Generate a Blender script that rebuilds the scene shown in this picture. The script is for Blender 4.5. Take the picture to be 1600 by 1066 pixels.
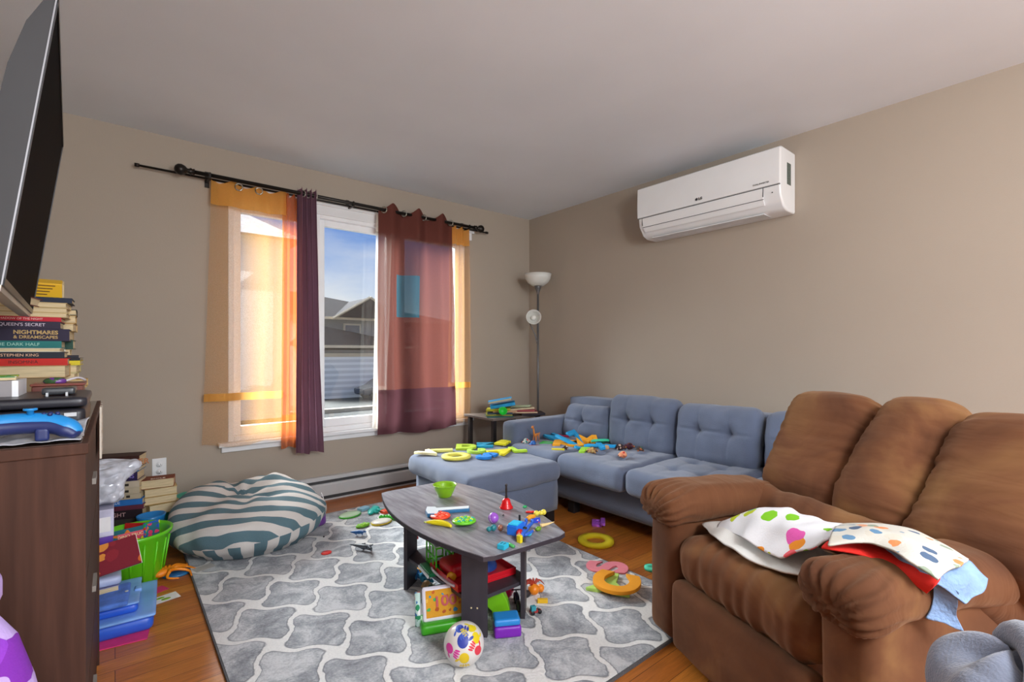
import bpy, bmesh, math, random
from mathutils import Vector, Matrix, noise
from math import sin, cos, pi, radians, sqrt, exp
random.seed(7)
S = bpy.context.scene
for o in list(bpy.data.objects): bpy.data.objects.remove(o)

# ---------------------------------------------------------------- camera, world, light, exposure
YAW = radians(39.4); FPX = 755.0; CX, CY = 800.0, 550.0; CAMH = 1.10
cam = bpy.data.cameras.new('camera'); camo = bpy.data.objects.new('camera', cam); S.collection.objects.link(camo)
cam.sensor_width = 36; cam.lens = 36*FPX/1600; cam.shift_y = (CY-533)/1600; cam.clip_start = 0.02; cam.clip_end = 300
camo.location = (0, 0, CAMH); camo.rotation_euler = (radians(90), 0, -YAW); S.camera = camo
S.view_settings.view_transform = 'Standard'; S.view_settings.look = 'None'
S.view_settings.gamma = 1; S.view_settings.use_curve_mapping = False
S.view_settings.exposure = 0.12

W = bpy.data.worlds.new('sky'); S.world = W; W.use_nodes = True
wn = W.node_tree.nodes; wl = W.node_tree.links; wn.clear()
wo = wn.new('ShaderNodeOutputWorld'); wb = wn.new('ShaderNodeBackground'); wb.inputs['Strength'].default_value = 0.9
wt = wn.new('ShaderNodeTexCoord'); wsx = wn.new('ShaderNodeSeparateXYZ'); wl.new(wt.outputs['Generated'], wsx.inputs[0])
wr = wn.new('ShaderNodeValToRGB'); wl.new(wsx.outputs['Z'], wr.inputs[0])
e = wr.color_ramp.elements; e[0].position = 0.0; e[0].color = (0.42, 0.40, 0.37, 1); e[1].position = 0.30; e[1].color = (0.10, 0.26, 0.78, 1)
a_ = e.new(0.004); a_.color = (0.62, 0.74, 0.95, 1); a_ = e.new(0.10); a_.color = (0.42, 0.62, 0.95, 1); a_ = e.new(0.9); a_.color = (0.75, 0.82, 0.95, 1)
wm = wn.new('ShaderNodeMapping'); wm.inputs['Scale'].default_value = (1, 1, 3.2); wl.new(wt.outputs['Generated'], wm.inputs[0])
wnz = wn.new('ShaderNodeTexNoise'); wnz.inputs['Scale'].default_value = 2.6; wnz.inputs['Detail'].default_value = 7; wnz.inputs['Roughness'].default_value = 0.55
wl.new(wm.outputs[0], wnz.inputs['Vector'])
wc = wn.new('ShaderNodeValToRGB'); wl.new(wnz.outputs['Fac'], wc.inputs[0]); wc.color_ramp.elements[0].position = 0.46; wc.color_ramp.elements[1].position = 0.66
wz = wn.new('ShaderNodeMapRange'); wl.new(wsx.outputs['Z'], wz.inputs[0]); wz.inputs[1].default_value = 0.0; wz.inputs[2].default_value = 0.22; wz.inputs[3].default_value = 1.0; wz.inputs[4].default_value = 0.0
wq = wn.new('ShaderNodeMath'); wq.operation = 'MULTIPLY_ADD'; wl.new(wc.outputs[0], wq.inputs[0]); wq.inputs[1].default_value = 0.55; wl.new(wz.outputs[0], wq.inputs[2]); wq.use_clamp = True
wq2 = wn.new('ShaderNodeMath'); wq2.operation = 'MULTIPLY'; wl.new(wq.outputs[0], wq2.inputs[0])
gt = wn.new('ShaderNodeMath'); gt.operation = 'GREATER_THAN'; wl.new(wsx.outputs['Z'], gt.inputs[0]); gt.inputs[1].default_value = 0.0; wl.new(gt.outputs[0], wq2.inputs[1])
wx = wn.new('ShaderNodeMixRGB'); wl.new(wq2.outputs[0], wx.inputs[0]); wl.new(wr.outputs[0], wx.inputs[1]); wx.inputs[2].default_value = (0.98, 0.98, 1.0, 1)
wl.new(wx.outputs[0], wb.inputs['Color']); wl.new(wb.outputs[0], wo.inputs[0])

def sun(name, direction, strength, angle, col):
    l = bpy.data.lights.new(name, 'SUN'); l.energy = strength; l.angle = radians(angle); l.color = col
    o = bpy.data.objects.new(name, l); S.collection.objects.link(o)
    o.rotation_euler = Vector(direction).to_track_quat('-Z', 'Y').to_euler(); return o
sun('sky_sun', (0.22, -0.80, -0.52), 30.0, 50, (0.95, 0.98, 1.0))      # soft bright sky on the window side
def area(name, loc, direction, sx, sy, power, col=(1, 1, 1)):
    l = bpy.data.lights.new(name, 'AREA'); l.shape = 'RECTANGLE'; l.size = sx; l.size_y = sy; l.energy = power; l.color = col
    o = bpy.data.objects.new(name, l); S.collection.objects.link(o); o.location = loc
    o.rotation_euler = Vector(direction).to_track_quat('-Z', 'Y').to_euler(); return o
area('rear_top_fill', (1.0, -1.5, 2.36), (0.15, 0.35, -1), 1.6, 1.2, 42, (0.97, 0.98, 1.0))  # added fill from above and behind the camera, not a fitting of the room
area('rear_wide_fill', (1.0, -2.9, 1.3), (0.05, 1, 0.05), 3.2, 2.0, 75, (0.96, 0.98, 1.0))  # added broad fill from behind the camera; no door stands there
l_ = bpy.data.lights.new('rear_point_fill', 'POINT'); l_.energy = 100; l_.shadow_soft_size = .25; l_.color = (.95, .975, 1)  # added soft fill behind the camera, mainly to lift the ceiling
o_ = bpy.data.objects.new('rear_point_fill', l_); S.collection.objects.link(o_); o_.location = (0.9, -0.9, 1.75)

# ---------------------------------------------------------------- helpers
F_ = Vector((sin(YAW), cos(YAW), 0)); R_ = Vector((cos(YAW), -sin(YAW), 0))
def P(u, v, z):                       # the point of height z seen at pixel (u, v)
    d = F_ + R_*((u-CX)/FPX); k = (CY-v)/FPX; t = (z-CAMH)/k
    return Vector((d.x*t, d.y*t, z))
def PD(u, v, t):
    d = F_ + R_*((u-CX)/FPX); return Vector((d.x*t, d.y*t, CAMH+t*(CY-v)/FPX))

def hexc(h):
    h = h.lstrip('#'); c = [int(h[i:i+2], 16)/255 for i in (0, 2, 4)]
    return tuple(x/12.92 if x <= 0.04045 else ((x+0.055)/1.055)**2.4 for x in c)
MATS = {}
def mat(name, col, rough=0.6, metal=0.0, var=0.12, vscale=6.0, bump=0.0, bscale=40.0, stretch=(1, 1, 1), spec=0.5, trans=0.0, sheen=0.0, coat=0.0, col2=None, alpha=1.0, sss=0.0):
    if name in MATS: return MATS[name]
    if isinstance(col, str): col = hexc(col)
    if isinstance(col2, str): col2 = hexc(col2)
    m = bpy.data.materials.new(name); m.use_nodes = True; MATS[name] = m
    n = m.node_tree.nodes; l = m.node_tree.links; b = n['Principled BSDF']
    b.inputs['Roughness'].default_value = rough; b.inputs['Metallic'].default_value = metal
    b.inputs['Specular IOR Level'].default_value = spec; b.inputs['Transmission Weight'].default_value = trans
    b.inputs['Sheen Weight'].default_value = sheen; b.inputs['Coat Weight'].default_value = coat; b.inputs['Alpha'].default_value = alpha
    tc = n.new('ShaderNodeTexCoord'); mp = n.new('ShaderNodeMapping'); mp.inputs['Scale'].default_value = stretch; l.new(tc.outputs['Object'], mp.inputs[0])
    nz = n.new('ShaderNodeTexNoise'); nz.inputs['Scale'].default_value = vscale; nz.inputs['Detail'].default_value = 5; l.new(mp.outputs[0], nz.inputs['Vector'])
    rp = n.new('ShaderNodeValToRGB'); l.new(nz.outputs['Fac'], rp.inputs[0])
    c1 = tuple(max(0, x*(1-var)) for x in col)
    c2 = col2 if col2 else tuple(min(1, x*(1+var)) for x in col)
    rp.color_ramp.elements[0].position = 0.32; rp.color_ramp.elements[1].position = 0.68
    rp.color_ramp.elements[0].color = (*c1, 1); rp.color_ramp.elements[1].color = (*c2, 1)
    l.new(rp.outputs[0], b.inputs['Base Color'])
    if bump:
        nb = n.new('ShaderNodeTexNoise'); nb.inputs['Scale'].default_value = bscale; nb.inputs['Detail'].default_value = 4; l.new(mp.outputs[0], nb.inputs['Vector'])
        bp = n.new('ShaderNodeBump'); bp.inputs['Strength'].default_value = bump; bp.inputs['Distance'].default_value = 0.01
        l.new(nb.outputs['Fac'], bp.inputs['Height']); l.new(bp.outputs[0], b.inputs['Normal'])
    return m
def plastic(h, rough=0.35): return mat('plastic_'+h, h, rough, var=0.04, spec=0.5)
def foam(h): return mat('foam_'+h, h, 0.75, var=0.06, bump=0.15, bscale=120)
def paper(h): return mat('paper_'+h, h, 0.7, var=0.08, vscale=30)
def cloth(h, var=0.12): return mat('cloth_'+h, h, 0.95, var=var, vscale=9, bump=0.5, bscale=220, sheen=0.2)
def pagemat(): return mat('book_pages', '#cdbb95', 0.85, var=0.22, vscale=8, stretch=(2, 2, 90), bump=0.3, bscale=3)
class NG:
    """tiny node helper"""
    def __init__(s, m): s.m = m; s.n = m.node_tree.nodes; s.l = m.node_tree.links
    def new(s, t, **k):
        x = s.n.new(t)
        for a, v in k.items(): setattr(x, a, v)
        return x
    def val(s, sock, v):
        if isinstance(v, (int, float)): sock.default_value = v
        else: s.l.new(v, sock)
    def math(s, op, a, b=None, c=None, clamp=False):
        x = s.n.new('ShaderNodeMath'); x.operation = op; x.use_clamp = clamp; s.val(x.inputs[0], a)
        if b is not None: s.val(x.inputs[1], b)
        if c is not None: s.val(x.inputs[2], c)
        return x.outputs[0]
    def mix(s, f, a, b):
        x = s.n.new('ShaderNodeMixRGB'); s.val(x.inputs[0], f)
        for i, v in ((1, a), (2, b)):
            if isinstance(v, tuple): x.inputs[i].default_value = (*v[:3], 1)
            else: s.l.new(v, x.inputs[i])
        return x.outputs[0]
    def ramp(s, f, stops):
        x = s.n.new('ShaderNodeValToRGB'); s.l.new(f, x.inputs[0]); el = x.color_ramp.elements
        while len(el) < len(stops): el.new(0.5)
        for q, (p, c) in zip(el, stops): q.position = p; q.color = (*c, 1)
        return x.outputs[0]
def newmat(name, rough=0.6):
    m = bpy.data.materials.new(name); m.use_nodes = True; MATS[name] = m; g = NG(m); g.b = g.n['Principled BSDF']; g.b.inputs['Roughness'].default_value = rough
    g.tc = g.new('ShaderNodeTexCoord'); g.sx = g.new('ShaderNodeSeparateXYZ'); g.l.new(g.tc.outputs['Object'], g.sx.inputs[0]); return g

def link(o, parent=None):
    S.collection.objects.link(o)
    if parent: o.parent = parent
    return o
def ob(name, bm, m=None, parent=None, smooth=True, loc=None, rot=None, sub=0, solid=0, bevel=0):
    me = bpy.data.meshes.new(name); bmesh.ops.recalc_face_normals(bm, faces=bm.faces[:]) if not solid else None
    bm.to_mesh(me); bm.free()
    if m:
        for x in (m if isinstance(m, (list, tuple)) else [m]): me.materials.append(x)
    if smooth:
        for p in me.polygons: p.use_smooth = True
    o = bpy.data.objects.new(name, me); link(o, parent)
    if loc is not None: o.location = loc
    if rot is not None: o.rotation_euler = rot
    if solid: s = o.modifiers.new('solid', 'SOLIDIFY'); s.thickness = solid; s.offset = 0
    if bevel: s = o.modifiers.new('bevel', 'BEVEL'); s.width = bevel; s.segments = 2; s.limit_method = 'ANGLE'; s.angle_limit = radians(40)
    if sub: s = o.modifiers.new('sub', 'SUBSURF'); s.levels = sub; s.render_levels = sub
    if smooth and bevel: s = o.modifiers.new('wn', 'WEIGHTED_NORMAL'); s.keep_sharp = True
    return o
def tag(o, label, cat, group=None):
    o['label'] = label; o['category'] = cat
    if group: o['group'] = group
    return o
def thing(name, label, cat, loc=(0, 0, 0), rot=(0, 0, 0), group=None):
    o = bpy.data.objects.new(name, None); o.empty_display_size = 0.05; S.collection.objects.link(o)
    o.location = loc; o.rotation_euler = rot if isinstance(rot, (tuple, list)) else (0, 0, rot)
    return tag(o, label, cat, group)
def struct(o): o['kind'] = 'structure'; return o
def copy_tree(o, parent=None):
    c = o.copy(); S.collection.objects.link(c); c.parent = parent
    for ch in list(o.children): copy_tree(ch, c)
    return c

def box(bm, a, b, M=None):
    vs = []
    for z in (a[2], b[2]):
        for (x, y) in ((a[0], a[1]), (b[0], a[1]), (b[0], b[1]), (a[0], b[1])):
            p = Vector((x, y, z)); vs.append(bm.verts.new(M @ p if M else p))
    for f in ((3, 2, 1, 0), (4, 5, 6, 7), (0, 1, 5, 4), (1, 2, 6, 5), (2, 3, 7, 6), (3, 0, 4, 7)): bm.faces.new([vs[i] for i in f])
    return bm
def bx(a, b, M=None): return box(bmesh.new(), a, b, M)
def smoothpath(pts, k=4):
    pts = [Vector(p) for p in pts]
    if len(pts) < 3 or k < 2: return pts
    out = []
    for i in range(len(pts)-1):
        p0 = pts[max(i-1, 0)]; p1 = pts[i]; p2 = pts[i+1]; p3 = pts[min(i+2, len(pts)-1)]
        for j in range(k):
            t = j/k; out.append(0.5*((2*p1)+(p2-p0)*t+(2*p0-5*p1+4*p2-p3)*t*t+(3*p1-p0-3*p2+p3)*t**3))
    out.append(pts[-1]); return out
def tube(bm, pts, r, seg=10, k=4, M=None, flat=1.0):
    n0 = len(pts); path = smoothpath(pts, k); n = len(path); rings = []
    rr = r if isinstance(r, (list, tuple)) else [r]*n0
    up = Vector((0, 0, 1))
    for i, p in enumerate(path):
        f = i/(n-1)*(n0-1); a = int(min(f, n0-2)) if n0 > 1 else 0; fr = f-a; rad = rr[a]*(1-fr)+rr[a+1]*fr
        d = (path[min(i+1, n-1)]-path[max(i-1, 0)]).normalized()
        s = d.cross(up)
        if s.length < 0.1: s = d.cross(Vector((0, 1, 0)))
        s.normalize(); q = s.cross(d).normalized(); ring = []
        for j in range(seg):
            an = 2*pi*j/seg; v = p+s*cos(an)*rad+q*sin(an)*rad*flat; ring.append(bm.verts.new(M @ v if M else v))
        rings.append(ring)
    for a, b in zip(rings, rings[1:]):
        for j in range(seg): bm.faces.new((a[j], a[(j+1) % seg], b[(j+1) % seg], b[j]))
    bm.faces.new(rings[0][::-1]); bm.faces.new(rings[-1]); return bm
def tb(pts, r, seg=10, k=4): return tube(bmesh.new(), pts, r, seg, k)
def lathe(bm, prof, seg=28, M=None, sx=1, sy=1):
    rings = []
    for r, z in prof:
        if r < 1e-5: v = Vector((0, 0, z)); rings.append([bm.verts.new(M @ v if M else v)])
        else:
            ring = []
            for j in range(seg):
                v = Vector((r*cos(2*pi*j/seg)*sx, r*sin(2*pi*j/seg)*sy, z)); ring.append(bm.verts.new(M @ v if M else v))
            rings.append(ring)
    for a, b in zip(rings, rings[1:]):
        for j in range(seg):
            k = (j+1) % seg
            if len(a) == 1 and len(b) == 1: continue
            if len(a) == 1: bm.faces.new((a[0], b[j], b[k]))
            elif len(b) == 1: bm.faces.new((a[j], a[k], b[0]))
            else: bm.faces.new((a[j], a[k], b[k], b[j]))
    return bm
def lt(prof, seg=28, **k): return lathe(bmesh.new(), prof, seg, **k)
def ball(bm, c, r, seg=14, M=None, s=(1, 1, 1)):
    T = Matrix.Translation(c) @ Matrix.Diagonal((*s, 1))
    if M: T = M @ T
    lathe(bm, [(r*sin(pi*i/9), -r*cos(pi*i/9)) for i in range(10)], seg, T); return bm
def prism(bm, pts, z0, z1, M=None):
    lo = [Vector((x, y, z0)) for x, y in pts]; hi = [Vector((x, y, z1)) for x, y in pts]
    lo = [bm.verts.new(M @ v if M else v) for v in lo]; hi = [bm.verts.new(M @ v if M else v) for v in hi]
    bm.faces.new(lo[::-1]); bm.faces.new(hi); n = len(pts)
    for i in range(n): bm.faces.new((lo[i], lo[(i+1) % n], hi[(i+1) % n], hi[i]))
    return bm
def pr(pts, z0, z1, M=None): return prism(bmesh.new(), pts, z0, z1, M)
def rrect(w, d, r, n=5, cx=0, cy=0):
    pts = []
    for k, (sx, sy) in enumerate(((1, 1), (-1, 1), (-1, -1), (1, -1))):
        for i in range(n+1):
            a = pi/2*k+pi/2*i/n; pts.append((cx+sx*(w/2-r)+r*cos(a), cy+sy*(d/2-r)+r*sin(a)))
    return pts
def rbox(half, r, n=24, disp=None, c=(0, 0, 0), bm=None, dens=None):
    """rounded box grid; disp(p, nrm) returns a moved point"""
    bm = bm or bmesh.new(); hx, hy, hz = half; cache = {}; c = Vector(c)
    nn = dens or tuple(max(4, int(n*h/max(half))) for h in half)
    def vert(i, j, k):
        key = (i, j, k)
        if key in cache: return cache[key]
        p = Vector((-hx+2*hx*i/nn[0], -hy+2*hy*j/nn[1], -hz+2*hz*k/nn[2]))
        q = Vector((max(-hx+r, min(hx-r, p.x)), max(-hy+r, min(hy-r, p.y)), max(-hz+r, min(hz-r, p.z))))
        d = p-q
        nr = d.normalized() if d.length > 1e-9 else Vector((0, 0, 1))
        w = q+nr*r
        if disp: w = disp(w, nr)
        v = bm.verts.new(w+c); cache[key] = v; return v
    for ax in range(3):
        b1, b2 = [x for x in range(3) if x != ax]
        for side in (0, nn[ax]):
            for i in range(nn[b1]):
                for j in range(nn[b2]):
                    q = []
                    for (a, b) in ((i, j), (i+1, j), (i+1, j+1), (i, j+1)):
                        t = [0, 0, 0]; t[ax] = side; t[b1] = a; t[b2] = b; q.append(vert(*t))
                    bm.faces.new(q)
    return bm
def nz(p, s, seed=0): return noise.noise(Vector((p[0]*s+seed*7.3, p[1]*s-seed*3.1, p[2]*s+seed*1.7)))
def net(ctrl, nu, nv, wr=0.0, ws=9.0, seed=0, fn=None):
    """smooth surface through a control net of points"""
    rows = [smoothpath(r, nu) for r in ctrl]; m = len(rows[0]); cols = [smoothpath([r[i] for r in rows], nv) for i in range(m)]
    bm = bmesh.new(); g = []
    for i in range(m):
        col = []
        for j, p in enumerate(cols[i]):
            q = p.copy()
            if wr: q += Vector((nz(q, ws, seed), nz(q, ws, seed+5), nz(q, ws, seed+9)))*wr
            if fn: q = fn(i/(m-1), j/(len(cols[i])-1), q)
            col.append(bm.verts.new(q))
        g.append(col)
    for i in range(m-1):
        for j in range(len(g[0])-1): bm.faces.new((g[i][j], g[i+1][j], g[i+1][j+1], g[i][j+1]))
    return bm
def text(name, s, size, m, parent=None, loc=(0, 0, 0), rot=(0, 0, 0), ext=0.0004, off=0.0, align='CENTER', sx=1.0, bev=0.0):
    cu = bpy.data.curves.new(name, 'FONT'); cu.body = s; cu.size = size; cu.extrude = ext; cu.offset = off; cu.align_x = align; cu.align_y = 'CENTER'; cu.bevel_depth = bev
    t = bpy.data.objects.new(name+'_src', cu); S.collection.objects.link(t)
    dg = bpy.context.evaluated_depsgraph_get(); me = bpy.data.meshes.new_from_object(t.evaluated_get(dg)); bpy.data.objects.remove(t)
    me.name = name; me.materials.clear(); me.materials.append(m)
    o = bpy.data.objects.new(name, me); link(o, parent); o.location = loc; o.rotation_euler = rot; o.scale = (sx, 1, 1); return o
def RZ(a): return Matrix.Rotation(a, 4, 'Z')
def TM(x, y, z): return Matrix.Translation((x, y, z))

# ---------------------------------------------------------------- materials of the place
XR, YW, CH, XL, YB = 3.25, 3.68, 2.44, -0.50, -3.0
m_wall = mat('wall_paint', '#a99d8f', 0.85, var=0.025, vscale=1.3, bump=0.06, bscale=180)
m_ceil = mat('ceiling_paint', '#dde2e8', 0.9, var=0.03, vscale=1.6, bump=0.05, bscale=150)
m_white = mat('white_vinyl', '#eceef0', 0.4, var=0.02)
m_trim = mat('white_trim', '#e4e5e6', 0.5, var=0.02)
g = newmat('oak_floor', 0.32)
mp = g.new('ShaderNodeMapping'); g.l.new(g.tc.outputs['Object'], mp.inputs[0])
br = g.new('ShaderNodeTexBrick'); g.l.new(mp.outputs[0], br.inputs['Vector']); br.offset = 0.37; br.offset_frequency = 2
for k, v in (('Scale', 1.0), ('Mortar Size', 0.0012), ('Mortar Smooth', 0.3), ('Bias', 0.0), ('Brick Width', 1.05), ('Row Height', 0.083)): br.inputs[k].default_value = v
br.inputs['Color1'].default_value = (*hexc('#cf8436'), 1); br.inputs['Color2'].default_value = (*hexc('#b0642a'), 1); br.inputs['Mortar'].default_value = (*hexc('#4a2409'), 1)
m2 = g.new('ShaderNodeMapping'); m2.inputs['Scale'].default_value = (2.2, 26, 1); g.l.new(g.tc.outputs['Object'], m2.inputs[0])
n2 = g.new('ShaderNodeTexNoise'); n2.inputs['Scale'].default_value = 3; n2.inputs['Detail'].default_value = 8; n2.inputs['Roughness'].default_value = 0.65; g.l.new(m2.outputs[0], n2.inputs['Vector'])
gr = g.ramp(n2.outputs['Fac'], [(0.3, (0.55, 0.55, 0.55)), (0.7, (1.15, 1.15, 1.15))])
mx = g.new('ShaderNodeMixRGB', blend_type='MULTIPLY'); mx.inputs[0].default_value = 0.8; g.l.new(br.outputs['Color'], mx.inputs[1]); g.l.new(gr, mx.inputs[2])
g.l.new(mx.outputs[0], g.b.inputs['Base Color'])
bp = g.new('ShaderNodeBump'); bp.inputs['Strength'].default_value = 0.25; bp.inputs['Distance'].default_value = 0.004
g.l.new(g.math('MULTIPLY_ADD', br.outputs['Fac'], -1.0, n2.outputs['Fac']), bp.inputs['Height']); g.l.new(bp.outputs[0], g.b.inputs['Normal'])
m_floor = g.m

# ---------------------------------------------------------------- room shell
struct(ob('floor', bx((XL-.1, YB, -0.1), (XR+.1, YW+.1, 0)), m_floor, smooth=False))
struct(ob('ceiling', bx((XL-.1, YB, CH), (XR+.1, YW+.1, CH+.1)), m_ceil, smooth=False))
struct(ob('wall_right', bx((XR, YB, 0), (XR+.1, YW+.16, CH)), m_wall, smooth=False))
struct(ob('wall_left', bx((XL-.1, YB, 0), (XL, YW+.16, CH)), m_wall, smooth=False))
WX0, WX1, WZ0, WZ1 = 0.58, 2.46, 0.50, 2.13
bm = bmesh.new()
box(bm, (XL, YW, 0), (WX0, YW+.16, CH)); box(bm, (WX1, YW, 0), (XR, YW+.16, CH)); box(bm, (WX0, YW, 0), (WX1, YW+.16, WZ0)); box(bm, (WX0, YW, WZ1), (WX1, YW+.16, CH))
struct(ob('wall_window', bm, m_wall, smooth=False))
# windows: three tall sashes
gm = newmat('window_glass', 0.0); gm.n.remove(gm.b)
tr = gm.new('ShaderNodeBsdfTransparent'); tr.inputs[0].default_value = (0.93, 0.95, 0.95, 1); gl = gm.new('ShaderNodeBsdfGlossy'); gl.inputs['Roughness'].default_value = 0.02
ms = gm.new('ShaderNodeMixShader'); ms.inputs[0].default_value = 0.05; gm.l.new(tr.outputs[0], ms.inputs[1]); gm.l.new(gl.outputs[0], ms.inputs[2])
gm.l.new(ms.outputs[0], gm.n['Material Output'].inputs[0]); m_glass = gm.m
def frame(bm, x0, x1, z0, z1, w, y0, y1, wb=None):
    wb = wb or w
    box(bm, (x0, y0, z0), (x0+w, y1, z1)); box(bm, (x1-w, y0, z0), (x1, y1, z1)); box(bm, (x0+w, y0, z1-w), (x1-w, y1, z1)); box(bm, (x0+w, y0, z0), (x1-w, y1, z0+wb))
secs = [(WX0, 1.14), (1.14, 1.80), (1.80, WX1)]
for i, (a, b) in enumerate(secs):
    bm = bmesh.new(); frame(bm, a, b, WZ0, WZ1, 0.035, YW-0.005, YW+.12)
    w = struct(ob('window_%d' % (i+1), bm, m_white, smooth=False, bevel=0.004))
    bm = bmesh.new(); frame(bm, a+.035, b-.035, WZ0+.035, WZ1-.035, 0.045, YW+.03, YW+.08, 0.06); ob('sash', bm, m_white, w, smooth=False, bevel=0.004)
    ob('pane', bx((a+.078, YW+.053, WZ0+.09), (b-.078, YW+.057, WZ1-.078)), m_glass, w, smooth=False)
bm = bmesh.new(); box(bm, (0.52, YW-.055, 0.475), (2.53, YW+.02, 0.50)); box(bm, (0.54, YW-.018, 0.435), (2.51, YW, 0.475))
struct(ob('trim_1', bm, m_trim, smooth=False, bevel=0.004))
bm = bmesh.new(); box(bm, (0.52, YW-.02, WZ1-.01), (2.53, YW, WZ1+.07)); box(bm, (0.50, YW-.035, WZ1+.055), (2.55, YW, WZ1+.085))
struct(ob('trim_2', bm, m_trim, smooth=False, bevel=0.004))
struct(ob('baseboard_right', bx((XR-.015, YB, 0), (XR, YW, 0.09)), m_trim, smooth=False))
struct(ob('baseboard_window', bx((XL, YW-.015, 0), (0.46, YW, 0.09)), m_trim, smooth=False))

# ---------------------------------------------------------------- outside
GZ = -1.30
m_siding = mat('grey_siding', '#8d8a86', 0.8, var=0.08, stretch=(1, 1, 14), vscale=4)
m_shingle = mat('roof_shingle', '#2c292c', 0.95, spec=0.1, var=0.25, vscale=3, bump=0.4, bscale=8)
m_fascia = mat('tan_fascia', '#c9bba4', 0.7, var=0.05)
m_garage = newmat('white_garage_door', 0.6)
sn = m_garage.math('SINE', m_garage.math('MULTIPLY', m_garage.sx.outputs['Z'], 22.0))
m_garage.l.new(m_garage.ramp(sn, [(0.0, hexc('#c9cdd4')), (0.25, hexc('#e6e9ee'))]), m_garage.b.inputs['Base Color']); m_garage = m_garage.m
m_asph = mat('grey_driveway', '#55544f', 0.9, var=0.12, vscale=1.5, bump=0.2, bscale=20)
struct(ob('ground', bx((-40, YW+1.0, GZ-.3), (60, 60, GZ)), m_asph, smooth=False))
ob_ = ob('curb', bx((-5, 19.2, GZ), (30, 19.6, GZ+.14)), m_fascia, smooth=False); struct(ob_); ob_.name = 'trim_3'
ob_ = ob('curb', bx((-5, 15.2, GZ), (30, 16.0, GZ+.03)), mat('dry_verge', '#a88f62', 0.95, var=0.3), smooth=False); struct(ob_); ob_.name = 'trim_4'
hs = thing('neighbour_house', 'grey house with white garage door and dark shingle roofs across the street', 'house', (9.0, 25, GZ))
ob('wall', bx((-1.6, 2, 0), (8, 10, 4.3)), m_siding, hs, smooth=False)
ob('garage_wall', bx((-1.6, 0, 0), (4, 2, 2.5)), m_siding, hs, smooth=False)
gd = ob('garage_door', bx((-1.4, -.06, 0), (3.2, 0, 2.15)), m_garage, hs, smooth=False)
ob('door_frame', bx((-1.6, -.1, 2.15), (3.6, -.02, 2.33)), m_fascia, gd, smooth=False)
def hip(x0, x1, y0, y1, z0, h, ridge, ov=0.4):
    bm = bmesh.new(); x0 -= ov; x1 += ov; y0 -= ov; y1 += ov
    b = [bm.verts.new(v) for v in ((x0, y0, z0), (x1, y0, z0), (x1, y1, z0), (x0, y1, z0))]
    r = [bm.verts.new(v) for v in ((ridge[0], (y0+y1)/2, z0+h), (ridge[1], (y0+y1)/2, z0+h))]
    for f in ((b[0], b[1], r[1], r[0]), (b[1], b[2], r[1]), (b[2], b[3], r[0], r[1]), (b[3], b[0], r[0]), (b[3], b[2], b[1], b[0])): bm.faces.new(f)
    return bm
ob('garage_roof', hip(-1.6, 4, 0, 2.2, 2.74, 1.05, (-1.0, -0.6)), m_shingle, hs, smooth=False)
ob('garage_fascia', bx((-2.0, -.45, 2.6), (4.4, -.4, 2.74)), m_fascia, hs, smooth=False)
ob('main_roof', hip(-1.6, 8, 2, 10, 4.3, 1.75, (-1.2, -0.4)), m_shingle, hs, smooth=False)
ob('main_fascia', bx((-2.0, 1.55, 4.18), (8.4, 1.6, 4.32)), m_fascia, hs, smooth=False)
bm = bmesh.new(); v = [bm.verts.new(p) for p in ((0.2, 1.4, 4.3), (4.2, 1.4, 4.3), (2.2, 1.4, 5.5), (0.2, 7, 4.3), (4.2, 7, 4.3), (2.2, 7, 5.5))]
for f in ((0, 2, 1), (0, 3, 5, 2), (1, 2, 5, 4)): bm.faces.new([v[i] for i in f])
gb = ob('gable_roof', bm, m_shingle, hs, smooth=False)
bm = bmesh.new()
for (a, b) in (((0.1, 1.3, 4.22), (2.2, 1.3, 5.5)), ((2.2, 1.3, 5.5), (4.3, 1.3, 4.22))): tube(bm, [a, b], 0.07, 4, 1)
ob('gable_trim', bm, m_fascia, gb, smooth=False)
wf = ob('house_window', bx((0.9, 1.9, 2.9), (1.9, 2.0, 4.0)), m_fascia, hs, smooth=False); ob('pane', bx((1.0, 1.88, 3.0), (1.8, 1.9, 3.9)), mat('dark_glass', '#5b6068', 0.2), wf, smooth=False)
ob('corner_post', bx((-1.62, -.03, 0), (-1.45, 0, 2.6)), m_fascia, hs, smooth=False)
wh_ = thing('added_white_house', 'added white house that whitens the view behind the sheer left curtain', 'house', (2.6, 19, GZ))  # added to fill the left sash with white, standing in for glare
m_ws = mat('white_siding', '#f2f2f0', .7, var=.03)
ob('wall', bx((-6, 0, 0), (2.4, 6, 6.5)), m_ws, wh_, smooth=False); ob('roof', hip(-6, 2.4, 0, 6, 6.5, 2.0, (-2, 0)), mat('pale_roof', '#c8c8cc', .8), wh_, smooth=False)
cr = thing('parked_car', 'dark blue-grey car parked before the white garage door', 'car', (11.1, 23.6, GZ), radians(0)); cr.scale = (.78, .78, .72)
body = [(-2.1, .35), (-2.15, .75), (-1.5, .95), (-.9, 1.38), (.6, 1.4), (1.3, 1.0), (2.1, .85), (2.2, .4)]
ob('body', pr(body, -.85, .85, Matrix.Rotation(pi/2, 4, 'X')), mat('car_paint', '#3c4252', 0.25, metal=0.3), cr, bevel=0.08)
ob('side_window', pr([(-1.3, .97), (-.85, 1.3), (.5, 1.32), (1.05, 1.0)], -.87, .87, Matrix.Rotation(pi/2, 4, 'X')), mat('car_glass', '#1b2027', 0.1), cr, smooth=False)
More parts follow.
